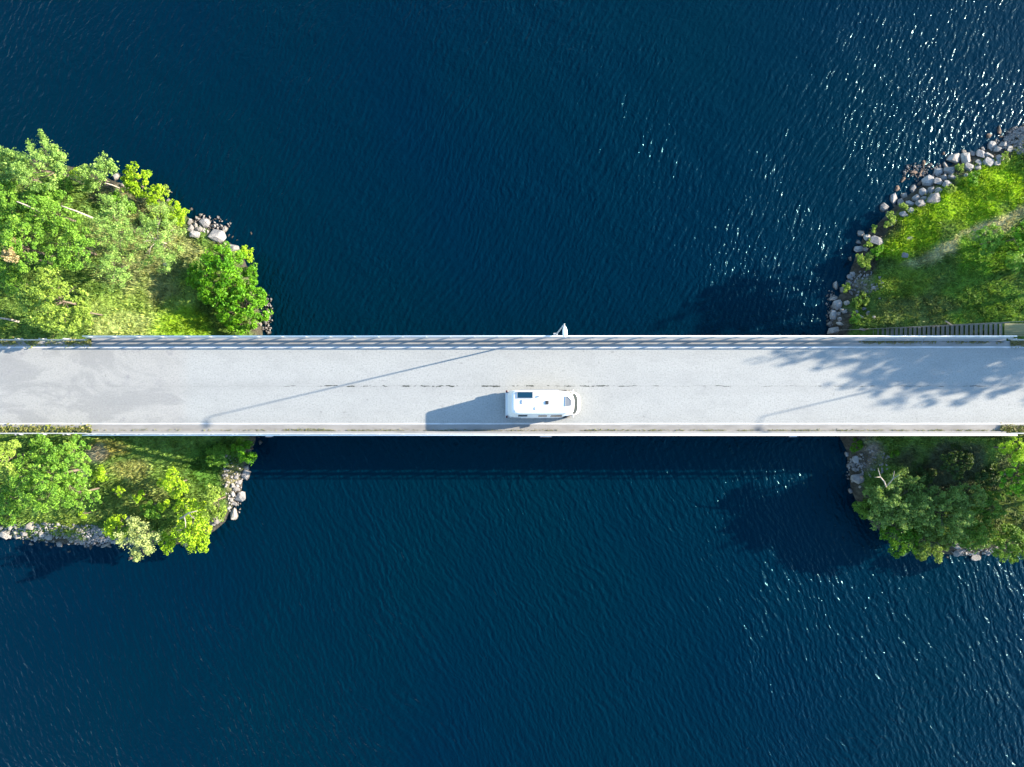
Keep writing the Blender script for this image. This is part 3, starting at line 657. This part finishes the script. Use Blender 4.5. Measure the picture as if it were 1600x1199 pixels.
ltop = zc([(1225,612,55,38,None,'biggest pale boulder with a domed top by the round green tree, upper left shore'),(1165,540,34,30),(1120,515,14,20),(1138,495,17,11),(1085,460,11,11),(1208,548,13,11),(1190,566,10,9),(1105,550,13,12),(1125,577,26,14),(1075,570,22,20),(1105,605,34,22),(1075,535,14,14),(1278,575,17,20),(1300,610,13,8),(1345,635,11,7),(1320,620,12,8),(1320,685,32,25,None,'pale boulder poking out above the round green tree, upper left shore'),(1275,655,11,8),(1425,597,6,12),(960,415,20,17),(925,345,10,10),(660,275,20,24),(445,245,15,13),(470,292,19,16),(715,345,13,11),(690,322,12,10),(935,775,14,12,None,'lone white stone lying in the grass left of the round green tree')], 0, 200, 3.634)
ltop += zc([(1525,1000,13,11),(1515,1035,10,12),(1525,1075,13,18),(1505,1100,18,24),(1490,1062,11,12),(1520,1112,11,11),(1525,1160,15,14),(1495,1140,14,11),(1475,1115,12,11)], 0, 200, 3.634)
rocks(ltop, True, 'the upper left shore', 'boulders along the upper left shore', lambda a, b: -b, 'rock_warm', 2)
lbot = zc([(60,195,70,68),(0,118,34,30),(365,95,68,58,None,'large pale angular boulder at the top of the lower left stone bank'),(120,110,30,45),(190,170,40,26),(80,170,45,30),(115,225,24,34),(205,230,45,38),(285,195,45,34),(35,295,16,9),(290,305,16,22),(380,322,36,28),(395,205,14,9),(440,262,26,34),(515,205,38,42),(555,215,16,22),(605,245,44,32),(570,295,22,18),(580,330,26,18),(515,320,14,14),(635,360,22,24),(680,340,18,20),(740,325,38,40),(745,245,16,14),(700,200,14,18),(690,160,26,12),(820,240,14,14),(870,210,13,22),(880,285,30,26),(850,325,22,14),(910,85,16,16),(945,90,13,16),(975,110,12,14),(900,130,22,18),(960,135,13,13),(990,180,14,11),(1020,290,26,20),(1065,360,26,30),(1130,370,22,30),(1100,310,20,16),(980,270,12,34),(1340,340,60,16),(850,425,18,11),(560,75,42,24),(640,130,18,14),(480,130,22,16),(760,160,26,12),(820,150,22,12),(660,290,12,12),(785,200,14,12),(940,210,16,16),(930,320,16,14),(1060,240,16,14),(1010,150,12,10),(395,60,16,18),(240,130,18,16),(20,250,18,12),(150,270,14,10),(330,240,14,12),(480,300,12,14),(960,330,16,10)], 0, 810, 8)
lbot += [(x, y, rx, ry) for x, y, rx, ry in [(150,838,3,2.5),(158,843,3,3),(136,832,3,2.2),(112,826,3,3),(98,834,2.6,2),(128,822,3,2.5),(120,838,3.4,2.4),(106,843,2.4,2),(90,820,3.4,2.4),(78,826,2.4,2),(145,848,3,2),(66,842,2,2)]]
rocks(lbot, True, 'the lower left stone bank', 'stones of the lower left bank', lambda a, b: -a, 'rock_warm', 3)
lr = zc([(1365,495,36,30,None,'pale heart-shaped boulder in the water, lower left island tip'),(1330,535,17,11),(1325,597,27,36,None,'white crescent-shaped boulder standing in the water off the yellow-green tree'),(1395,370,25,38,None,'tall grey speckled boulder below the dark green shrub under the bridge'),(1400,333,17,16),(1412,295,17,17),(1340,385,15,14),(1355,415,15,14),(1335,450,18,14),(1318,435,12,16),(1350,455,12,10),(1478,188,13,13),(1470,160,9,8),(1278,265,13,14),(1275,290,11,11),(1285,312,10,9),(1230,632,26,20),(1205,650,18,14),(1075,765,36,15),(1140,795,13,7),(730,620,20,16),(745,640,16,12),(600,770,34,9),(650,752,24,11),(390,808,16,6),(740,848,20,10,RB),(880,537,9,8),(1320,480,12,18),(1310,515,10,12)], 0, 640, 3.636)
rocks(lr, True, 'the lower left island tip', 'boulders round the lower left island tip', lambda a, b: b, 'rock', 4)
rb = zc([(300,330,17,22),(355,365,24,28),(325,368,10,12),(310,415,17,20),(345,405,14,15),(355,440,24,16),(378,508,50,36,None,'large speckled boulder at the water under the pale bare branches, lower right shore'),(395,570,10,10),(325,600,16,22),(720,1065,38,16),(1110,1000,34,26),(1120,1050,42,24),(1245,1085,44,28,None,'pale pointed boulder at the bottom of the lower right shore'),(1370,1040,30,24),(1405,1025,22,20),(1340,1060,18,14),(1038,1085,14,16),(845,1112,12,9),(985,735,22,11),(610,348,9,8),(390,400,14,12),(410,330,12,10)], 1260, 640, 4.703)
rocks(rb, False, 'the lower right shore', 'boulders along the lower right shore', lambda a, b: b*1.2+a*.5, 'rock', 5)
def rubble(name, left, spots, label, seed):
    r = np.random.default_rng(seed); q = MB()
    for px, py, rx, ry, n in spots:
        for _ in range(n):
            a = r.uniform(0, 6.28); k = math.sqrt(r.uniform()); X_, Y_ = px+rx*k*math.cos(a), py+ry*k*math.sin(a)
            x, y = W(X_, Y_, WATER+.3); z_ = max(float(gz([(x, y)], left)[0]), WATER); s = r.uniform(.05, .19)
            p = r.normal(size=(6, 3)); oc = np.array([(1,0,0),(-1,0,0),(0,1,0),(0,-1,0),(0,0,.8),(0,0,-.8)])*s*r.uniform(.6, 1.3, (6, 1))+p*s*.12
            th = r.uniform(0, 3); ro = np.array([[math.cos(th), -math.sin(th), 0], [math.sin(th), math.cos(th), 0], [0, 0, 1]])
            oc = oc@ro.T+np.array((x, y, z_+s*.3)); q.add(oc.tolist(), [(0,2,4),(2,1,4),(1,3,4),(3,0,4),(2,0,5),(1,2,5),(3,1,5),(0,3,5)])
    return tag(q.build(name, M['gravel']), label, 'rubble', kind='stuff')
rubble('rubble', False, [(1592,222,22,24,650),(1560,228,14,10,120),(1345,445,24,22,90),(1300,480,9,30,60),(1450,268,40,16,150)], 'loose pale rubble between the boulders and grass of the upper right shore', 5)
rubble('rubble', True, [(60,830,70,14,300),(140,836,32,18,450),(190,846,30,7,90),(365,760,14,50,110),(325,350,35,14,90),(418,490,6,34,60)], 'loose small stones filling the gaps of the left island shores', 6)
rubble('rubble', False, [(1335,735,12,20,50),(1358,722,24,24,60),(1520,862,40,7,70)], 'loose stones and grit on the lower right shore beneath the bridge', 7)

# ------------------------------------------------------------------ trees and shrubs
def plant(name, px, py, r_px, h, label, cat, colA, colB, left, asp=1.0, leaf=.2, dens=1.0, lobes=9, style='leafy', trunk=True, bark='bark_dark', seed=0, lean=(0, 0), rz=None, group=None, base_px=None, yrad=None):
    """px,py,r_px: centre and radius of the crown in the photo; h: height over the ground"""
    r = np.random.default_rng(seed+int(px)*7+int(py)); rr = random.Random(seed+int(px)*3+int(py))
    z_ = -3.0
    for _ in range(4):
        x, y = W(px, py, z_+h*.62); g_ = float(gz([(x-lean[0], y-lean[1])], left)[0]); z_ = g_
    if g_ < WATER: g_ = WATER+.1
    zc_ = g_+h*.62; s = (H-zc_)/F; rx = r_px*s; ry = (yrad or r_px*asp)*s; rzv = rz or min(h*.45, (rx+ry)*.5)
    t = empty(name, (x-lean[0], y-lean[1], g_)); tag(t, label, cat, group)
    O = Vector((lean[0], lean[1], h-rzv)); 
    # limbs
    q = MB(); ends = []
    tr = .024*h**.8+.013*rx
    fork = Vector((lean[0]*.55, lean[1]*.55, h*.35))
    q.tube([(0, 0, -.4), (lean[0]*.2, lean[1]*.2, h*.15), fork, O+Vector((0, 0, -rzv*.2)), O+Vector((0, 0, rzv*.6))], [tr, tr*.85, tr*.7, tr*.45, tr*.12], 7)
    lb = []
    for i in range(lobes):
        a = 2*math.pi*(i*.618+rr.uniform(-.08, .08)); el = rr.uniform(-.25, .75) if i > 1 else rr.uniform(.8, 1.4)
        k = rr.uniform(.50, .80)
        c = Vector((math.cos(a)*math.cos(el)*rx*k, math.sin(a)*math.cos(el)*ry*k, math.sin(el)*rzv*k*.9)); lr_ = rr.uniform(.28, .46)
        lb.append((O+c, lr_)); mid = fork.lerp(O+c, .5)+Vector((0, 0, rzv*.12))
        q.tube([fork.lerp(O, rr.uniform(0, .5)), mid, O+c*1.15], [tr*.4, tr*.25, tr*.08], 5)
        for _ in range(3):
            e = O+c+Vector((rr.gauss(0, 1)*rx, rr.gauss(0, 1)*ry, rr.gauss(0, .6)*rzv))*lr_*.6
            q.tube([mid, (O+c).lerp(e, .4), e], [tr*.15, tr*.1, tr*.03], 4, cap=False)
    q.build('trunk', M[bark], t, smooth=True)
    # leaf clumps
    Pts = []; Nrm = []; Tn = []
    lsz = leaf*(.62 if r_px < 24 else .74)
    area = 4*math.pi*((rx+ry)/2)**2*.6
    ntot = int(dens*2.2*area/(lsz*lsz*.5)); ncl = max(14, int(area/((.36 if r_px > 23 else .16) if style == 'leafy' else .55)))
    w_ = np.array([l[1]**2 for l in lb]); w_ = w_/w_.sum()
    R3 = np.array((rx, ry, rzv))
    for ci in range(ncl):
        l = r.choice(len(lb), p=w_); C, lr_ = lb[l]; C = np.array(C)
        d = r.normal(size=3); d[2] = abs(d[2])*.9-.25; d /= np.linalg.norm(d)
        c = C+d*R3*lr_*r.uniform(.65, 1.05)
        out = c-np.array(O)+np.array((0, 0, rzv*.4)); out /= np.linalg.norm(out)+1e-6
        m = max(6, int(ntot/ncl*r.uniform(.5, 1.6)))
        if style == 'plume':
            L = r.uniform(.5, 1.1)*min(1.2, rx*.35+.25); u = r.uniform(0, 1, (m, 1)); dirn = out+np.array((0, 0, .5)); dirn /= np.linalg.norm(dirn)
            p = c+dirn*u*L+r.normal(size=(m, 3))*(.06+.20*(1-u))*min(1, rx*.4+.3)
        else:
            cr = r.uniform(.16, .42)*min(1.0, rx*.3+.35); dd = r.normal(size=(m, 3)); dd /= np.linalg.norm(dd, axis=1)[:, None]
            p = c+dd*cr*r.uniform(.5, 1, (m, 1))**.5*np.array((1, 1, .75))
        nn = (p-c)*.6+out+np.array((0, 0, .7)); nn /= np.linalg.norm(nn, axis=1)[:, None]
        Pts.append(p); Nrm.append(nn); tt = r.uniform(0, 1)*.7+r.uniform(0, .3, (m, 1)); Tn.append(np.broadcast_to(tt, (m, 1)))
    P = np.vstack(Pts); P[:, 2] = np.maximum(P[:, 2], .15); Nn = np.vstack(Nrm); T = np.vstack(Tn)
    Vv = sprites(P, Nn, lsz, .55, r); C = np.array(colA)*(1-T)+np.array(colB)*T; C = C*r.uniform(.8, 1.2, (len(C), 1))
    link('crown', np_mesh('crown', Vv, 4, C), M['leaf'], t)
    return t
YG = ((.20, .36, .010), (.34, .50, .02)); BG = ((.05, .20, .006), (.15, .34, .010)); MG = ((.085, .22, .02), (.21, .38, .04)); FG = ((.14, .27, .05), (.27, .41, .09)); DG = ((.03, .08, .015), (.07, .14, .03)); PG = ((.28, .35, .10), (.42, .48, .18)); OL = ((.15, .25, .03), (.29, .40, .06))  # DG: leaf colour with the lower right bank's shade worked in
T, S = 'tree', 'shrub'
Pn = plant
# --- upper left island
Pn('pine_tree', 32, 272, 34, 7.5, 'feathery pine at the far left tip above the water, leftmost of the upper island', T, *FG, True, style='plume', seed=1)
Pn('pine_tree', 78, 262, 40, 8.5, 'tallest feathery pine with a peaked top, furthest out on the upper left island', T, *FG, True, style='plume', seed=2, lobes=11)
Pn('birch_tree', 20, 325, 40, 7, 'mid-green tree at the left picture edge with a pale leaning trunk beside it', T, *MG, True, seed=3)
Pn('birch_tree', 75, 330, 42, 7, 'loose light green birch in front of the two fallen-looking pale trunks', T, *MG, True, seed=4, dens=.8)
Pn('pine_tree', 153, 276, 28, 5, 'small cone-shaped pine on the water edge between the tall pine and the yellow-green bush', T, *FG, True, style='plume', seed=5, lobes=7)
Pn('bush', 214, 287, 27, 3.2, 'yellow-green leafy bush at the upper shore of the left island, lit bright', S, *YG, True, leaf=.24, seed=6)
Pn('bush', 244, 306, 17, 2.6, 'yellow-green bush joined to the right side of a bigger one on the upper shore', S, *YG, True, leaf=.24, seed=7)
Pn('bush', 267, 300, 8, 1.6, 'tiny rounded bush by a stone at the upper left water edge', S, *OL, True, leaf=.18, seed=8, lobes=4)
Pn('bush', 273, 337, 21, 2.4, 'bright green round bush beside the pale boulders of the upper left shore', S, *YG, True, leaf=.2, seed=9)
Pn('bush', 183, 312, 12, 1.6, 'low green bush behind the yellow-green shore bush', S, *BG, True, leaf=.2, seed=10, lobes=5)
Pn('bush', 118, 272, 11, 1.8, 'small vivid bush between the tall pine and the small cone pine', S, *YG, True, leaf=.2, seed=11, lobes=5)
Pn('birch_tree', 28, 385, 44, 7.5, 'dense green tree at the left edge with a dry tan branch', T, *MG, True, seed=12)
Pn('bush', 38, 400, 17, 6.6, 'dry tan-leaved tree top within the green trees at the left edge', S, (.36,.28,.12), (.48,.38,.2), True, leaf=.2, seed=13, lobes=5)
Pn('birch_tree', 110, 385, 44, 6.5, 'green tree with a shaded underside in the middle of the upper left grove', T, *MG, True, seed=14, dens=.7)
Pn('willow_tree', 180, 350, 42, 5.5, 'grey-green feathery tree next to the longest pale trunk of the upper left grove', T, *FG, True, style='plume', seed=15, dens=.45, leaf=.16)
Pn('willow_tree', 238, 372, 44, 4.5, 'sparse grey-green willow at the edge of the open meadow, beside the round green tree', T, *FG, True, style='plume', seed=16, dens=.32, leaf=.15, bark='bark')
Pn('willow_tree', 172, 418, 32, 4.5, 'thin grey-green willow casting shade left of the open meadow', T, *FG, True, style='plume', seed=17, dens=.4, leaf=.16)
Pn('oak_tree', 82, 468, 52, 6.5, 'olive tree with a ragged crown standing alone above the road at the far left', T, *OL, True, seed=18, leaf=.24, lobes=13, dens=.9)
Pn('oak_tree', 135, 488, 22, 4, 'small olive tree attached to the right of the bigger olive tree above the road', T, *OL, True, seed=19, leaf=.22, dens=.7, lobes=6)
Pn('bush', 20, 440, 22, 3.5, 'dark shaded bush at the left edge beneath the dry tan branch', S, *MG, True, seed=20)
Pn('alder_tree', 345, 430, 50, 4.6, 'big round bright green tree on the shore right above the bridge', T, *BG, True, leaf=.26, lobes=18, dens=1.2, seed=21, asp=1.08, rz=2.2)
Pn('alder_tree', 378, 480, 40, 4.0, 'lower half of a round bright green thicket, touching the bridge railing', T, *BG, True, leaf=.26, lobes=14, dens=1.2, seed=22, asp=1.1, rz=2.0)
Pn('bush', 385, 400, 15, 2.5, 'bright yellow-green bush bulging towards the water beside the round green tree', S, *YG, True, leaf=.22, seed=23, lobes=6)
Pn('bush', 397, 428, 15, 2.0, 'light green bush at the water, right of the round green tree', S, *BG, True, leaf=.22, seed=24, lobes=6)
Pn('bush', 410, 468, 13, 1.6, 'small green bush at the waterline right of the round green thicket', S, *BG, True, leaf=.22, seed=25, lobes=6)
Pn('bush', 102, 283, 14, 2.2, 'green bush filling the gap right of the tallest pine', S, *MG, True, leaf=.2, seed=26, lobes=6)
Pn('bush', 196, 322, 15, 1.6, 'dark green low bush under the yellow-green shore bush', S, *MG, True, leaf=.2, seed=27, lobes=6)
Pn('bush', 240, 342, 16, 1.4, 'low olive bush between the bright round bush and the sparse willow', S, *OL, True, leaf=.2, seed=28, lobes=6)
# pale leaning trunks seen between the crowns
def snag(name, a, b, za, zb, r0, label):
    r0 *= .72
    x0, y0 = W(a[0], a[1], za); x1, y1 = W(b[0], b[1], zb); q = MB()
    q.tube([(0, 0, 0), ((x1-x0)*.5, (y1-y0)*.5+.05, (zb-za)*.52), (x1-x0, y1-y0, zb-za)], [r0, r0*.8, r0*.5], 7)
    o = q.build(name, M['bark'], smooth=True, loc=(x0, y0, za)); return tag(o, label, 'trunk', 'pale bare trunks showing in the upper left grove')
snag('tree_trunk', (145, 341), (96, 322), 1.4, 3.6, .13, 'longest pale bare trunk slanting through the middle of the upper left grove')
snag('tree_trunk', (62, 331), (26, 315), 2.6, 4.2, .13, 'pale bare trunk near the left edge, below the tall pines')
snag('tree_trunk', (186, 294), (164, 286), -1.2, .6, .1, 'short pale trunk under the small cone pine')
snag('tree_trunk', (30, 503), (-8, 496), 0, 1.2, .16, 'grey trunk lying across the lower left corner of the grove above the road')
# --- lower left
Pn('birch_tree', 82, 742, 62, 7, 'large soft green birch filling the lower left, beside the left picture edge trees', T, *MG, True, seed=30, lobes=16, dens=.9, asp=.95)
Pn('birch_tree', 125, 770, 30, 5, 'loose green birch on the right flank of the large soft birch', T, *MG, True, seed=31, dens=.6)
Pn('birch_tree', 8, 715, 32, 6.5, 'yellow-green tree at the left edge just below the road', T, *OL, True, seed=32)
Pn('birch_tree', 15, 785, 34, 5.5, 'shaded green tree at the left edge above the stone bank', T, *MG, True, seed=33)
Pn('bush', 108, 700, 14, 3, 'leafy green bush just under the guardrail, above the large soft birch', S, *OL, True, seed=34, lobes=6)
Pn('bush', 60, 693, 16, 2.6, 'dark green bush tucked under the lower left guardrail', S, *MG, True, seed=35, lobes=6)
for i, (a, b, c, l) in enumerate([(157, 742, 14, 'vivid yellow-green sapling right of the large soft birch, by a pale rock'), (188, 770, 9, 'small star-shaped yellow-green sapling in the meadow, left of its twin'), (221, 775, 10, 'small star-shaped yellow-green sapling in the meadow, right of its twin'), (256, 793, 11, 'small yellow-green sapling between the meadow and the branching tree'), (133, 803, 6, 'tiny yellow-green sapling above the stone bank'), (262, 752, 13, 'fresh green sapling at the lit end of the meadow shadow')]):
    Pn('sapling', a, b, c, 1.9, l, 'sapling', *YG, True, leaf=.22, lobes=6, seed=40+i, dens=.8)
Pn('bush', 180, 826, 20, 3, 'bright yellow-green bush at the end of the lower left stone bank', S, *YG, True, leaf=.24, seed=50)
Pn('pine_tree', 221, 838, 27, 4, 'pale plumed pine hanging over the water, bottommost plant of the left island', T, *PG, True, style='plume', seed=51, leaf=.2, asp=1.1)
Pn('bush', 262, 848, 18, 3, 'yellow-green bush over the water between the pale pine and the branching tree', S, *YG, True, leaf=.24, seed=52)
Pn('rowan_tree', 300, 815, 36, 4.6, 'yellow-green tree with pale forked limbs showing, near the bottom of the left island', T, *YG, True, leaf=.22, seed=53, bark='bark', dens=.75, lobes=12)
Pn('rowan_tree', 335, 783, 28, 4.2, 'yellow-green tree at the water beside the white crescent boulder', T, *OL, True, leaf=.2, seed=54, dens=.8)
Pn('rowan_tree', 275, 755, 22, 3.6, 'vivid green tree at the edge of the bridge shadow, lower left island', T, *YG, True, leaf=.22, seed=55, dens=.8, lobes=7)
Pn('bush', 312, 845, 20, 2.5, 'yellow-green bush below the forked pale limbs at the water', S, *YG, True, leaf=.24, seed=56, lobes=7)
Pn('bush', 235, 800, 16, 2.2, 'shaded low bush left of the branching tree', S, *MG, True, seed=57, lobes=6)
Pn('alder_tree', 384, 704, 20, 3.2, 'dark green bush by the water in the shade of the bridge, lower left', S, *BG, True, leaf=.22, seed=58)
Pn('bush', 340, 712, 22, 1.2, 'low dark green thicket in the shade below the bridge railing', S, *MG, True, seed=59, lobes=8, rz=.6)
bl = MB(); bl.tube([(0,0,0),(.6,.3,.5),(1.2,.7,.9),(2.2,.95,1.2)], [.09,.08,.06,.03], 6); bl.tube([(.6,.3,.5),(.9,-.2,.8),(1.0,-.7,1.0)], [.06,.05,.02], 5); bl.tube([(1.2,.7,.9),(1.7,.3,1.1),(2.0,.2,1.2)], [.05,.04,.02], 5)
xb, yb = W(280, 811, -.4); tag(bl.build('dead_branch', M['bark'], smooth=True, loc=(xb, yb, -.6)), 'pale forked bare branch lying over the yellow-green tree, lower left island', 'branch')
# --- upper right
for i, (a, b, c, h_, l, cc) in enumerate([(1390, 345, 13, 1.4, 'yellow-green bush at the water between the tall narrow boulder and the grass', YG), (1410, 325, 9, 1.2, 'small yellowish bush among the boulders of the upper right shore', OL), (1362, 358, 7, 1.0, 'tiny bush on the boulders above the bluish boulder', YG), (1357, 382, 8, 1.0, 'tiny round olive bush beside the bluish boulder', OL), (1350, 408, 17, 1.4, 'leafy bush at the shore corner of the bright grass', YG), (1322, 450, 9, 1.0, 'small bush among the lower boulders of the upper right shore', OL), (1345, 470, 13, 1.1, 'low green bush on rubble above the bridge, right bank', OL), (1335, 498, 12, 1.0, 'low green bush near the foot of the stairs', MG), (1485, 295, 10, 1.0, 'small yellow-green bush hiding boulders at the grass edge', YG), (1520, 280, 13, 1.0, 'yellow-green clump on the upper grass edge', YG), (1500, 262, 8, .9, 'tiny clump between the big boulders of the upper right shore', OL), (1372, 395, 13, 1.2, 'vivid bush at the lower end of the bright grass', YG), (1570, 245, 9, .8, 'tiny clump by the pale rubble at the right edge', YG)]):
    if cc is YG: cc = BG if i % 2 else OL
    Pn('bush', a, b, c*.9, h_*.8, l.replace('yellow-green', 'light green'), S, *cc, False, leaf=.18, lobes=7, seed=70+i)
Pn('bush', 1545, 378, 26, 2.2, 'dark green bush on the slope below the pale grass path', S, *MG, False, leaf=.18, seed=90, rz=1.0)
Pn('bush', 1590, 372, 24, 2.6, 'green bush at the right picture edge below the pale grass path', S, *BG, False, leaf=.18, seed=91, rz=1.0)
Pn('bush', 1590, 410, 18, 2.0, 'shaded green bush at the right picture edge, middle of the upper bank', S, *MG, False, leaf=.18, seed=92, rz=.9)
# --- lower right
LRt = [(1400, 785, 46, 5.2, 'grey-green feathery willow with bare pale twigs at its top, lower right bank', T, 'willow_tree', FG, 'plume'),
 (1362, 795, 26, 3.8, 'dark green tree at the water on the left flank of the grey-green willow', T, 'alder_tree', MG, 'leafy'),
 (1405, 832, 34, 4.6, 'green tree leaning over the water below the grey-green willow', T, 'alder_tree', BG, 'leafy'),
 (1455, 848, 34, 4.6, 'bright-tipped green tree at the very bottom of the lower right shore', T, 'alder_tree', OL, 'leafy'),
 (1478, 805, 38, 4.8, 'mid-green tree behind the bottom shore trees of the lower right', T, 'willow_tree', FG, 'plume'),
 (1520, 830, 34, 4.4, 'dark olive tree above the pale pointed boulder', T, 'alder_tree', MG, 'leafy'),
 (1580, 850, 32, 4.2, 'dense green tree at the bottom right picture edge of the shore', T, 'alder_tree', MG, 'leafy'),
 (1510, 775, 24, 3.8, 'green tree in the shaded middle of the lower right bank', T, 'willow_tree', FG, 'plume'),
 (1552, 790, 24, 3.2, 'green bush left of the bright tree at the right edge', S, 'bush', MG, 'leafy'),
 (1594, 745, 30, 6.5, 'brightest green tree at the right picture edge below the road', T, 'birch_tree', BG, 'leafy'),
 (1582, 702, 20, 5.5, 'yellow-green tree top at the right picture edge just below the guardrail', T, 'birch_tree', YG, 'leafy'),
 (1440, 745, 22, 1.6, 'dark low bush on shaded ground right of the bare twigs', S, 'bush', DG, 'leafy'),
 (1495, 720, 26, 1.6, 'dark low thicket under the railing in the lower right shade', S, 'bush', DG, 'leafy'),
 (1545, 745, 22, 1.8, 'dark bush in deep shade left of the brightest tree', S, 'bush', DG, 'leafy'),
 (1347, 792, 17, 2.4, 'small green bush at the waterline left of the lower right trees', S, 'bush', MG, 'leafy'),
 (1335, 697, 11, 1.6, 'small dark green bush under the bridge railing at the lower right water edge', S, 'bush', BG, 'leafy'),
 (1398, 710, 7, 1.0, 'tiny smooth green bush on bare soil below the bridge railing', S, 'bush', BG, 'leafy')]
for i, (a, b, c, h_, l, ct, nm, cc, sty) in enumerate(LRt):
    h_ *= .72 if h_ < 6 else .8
    if cc is not YG and a < 1590: cc = tuple(tuple(v_*.68 for v_ in q_) for q_ in cc)  # shade of the lower right bank painted into darker leaf colours
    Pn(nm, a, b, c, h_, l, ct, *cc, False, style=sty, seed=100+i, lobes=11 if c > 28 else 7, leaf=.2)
bl = MB(); bl.tube([(0,0,0),(-.5,.6,.6),(-1.1,1.1,1.0),(-1.5,2.0,1.3)], [.08,.07,.05,.02], 6); bl.tube([(0,0,0),(.3,.9,.7),(.2,1.7,1.1)], [.07,.05,.02], 6); bl.tube([(-1.1,1.1,1.0),(-1.8,1.1,1.2)], [.04,.02], 5); bl.tube([(.3,.9,.7),(.8,1.3,.9)], [.04,.02], 5)
xb, yb = W(1388, 762, -.8); tag(bl.build('dead_branch', M['bark'], smooth=True, loc=(xb, yb, -1.2)), 'bare pale twigs at the top of the grey-green willow, lower right', 'branch')
# --- trees beyond the right picture edge: they stand there and shade the road and the banks
def far_tree(x, y, h, rad, label, seed, lobes=13, rz=None, leaf=.34, dens=.75):
    r = np.random.default_rng(seed); zg = float(gz([(x, y)], False)[0]); px = x*F/(H-(zg+h*.62))+NX; py = NY-y*F/(H-(zg+h*.62))
    Pn('birch_tree', px, py, rad*F/(H-(zg+h*.62)), h, label, T, *MG, False, leaf=leaf, seed=seed, lobes=lobes, dens=dens, rz=rz or h*.36, group='tall trees beyond the right edge')
fx = lambda px, py: ((px-NX)*H/F, (NY-py)*H/F)
for i, (px, py, top, rad) in enumerate([(1800, 415, 13.0, 2.8), (1850, 470, 11.5, 2.6), (1935, 440, 14, 3.2), (2010, 470, 13.5, 3.0), (2080, 430, 14.5, 3.4), (2150, 480, 12.5, 3.0), (1760, 330, 9, 3.0), (1900, 350, 12, 3.2), (1690, 712, 4.5, 2.2), (1745, 722, 6.5, 2.6), (1712, 775, 4.0, 2.4), (1790, 760, 5.5, 2.8), (1840, 715, 8.0, 2.8)]):
    x, y = fx(px, py); zg = float(gz([(x, y)], False)[0])
    far_tree(x, y, top-zg, rad, 'tall leafy birch beyond the right edge, shading %s' % ('the road and the stairs' if py < 600 else 'the lower right bank'), 200+i)
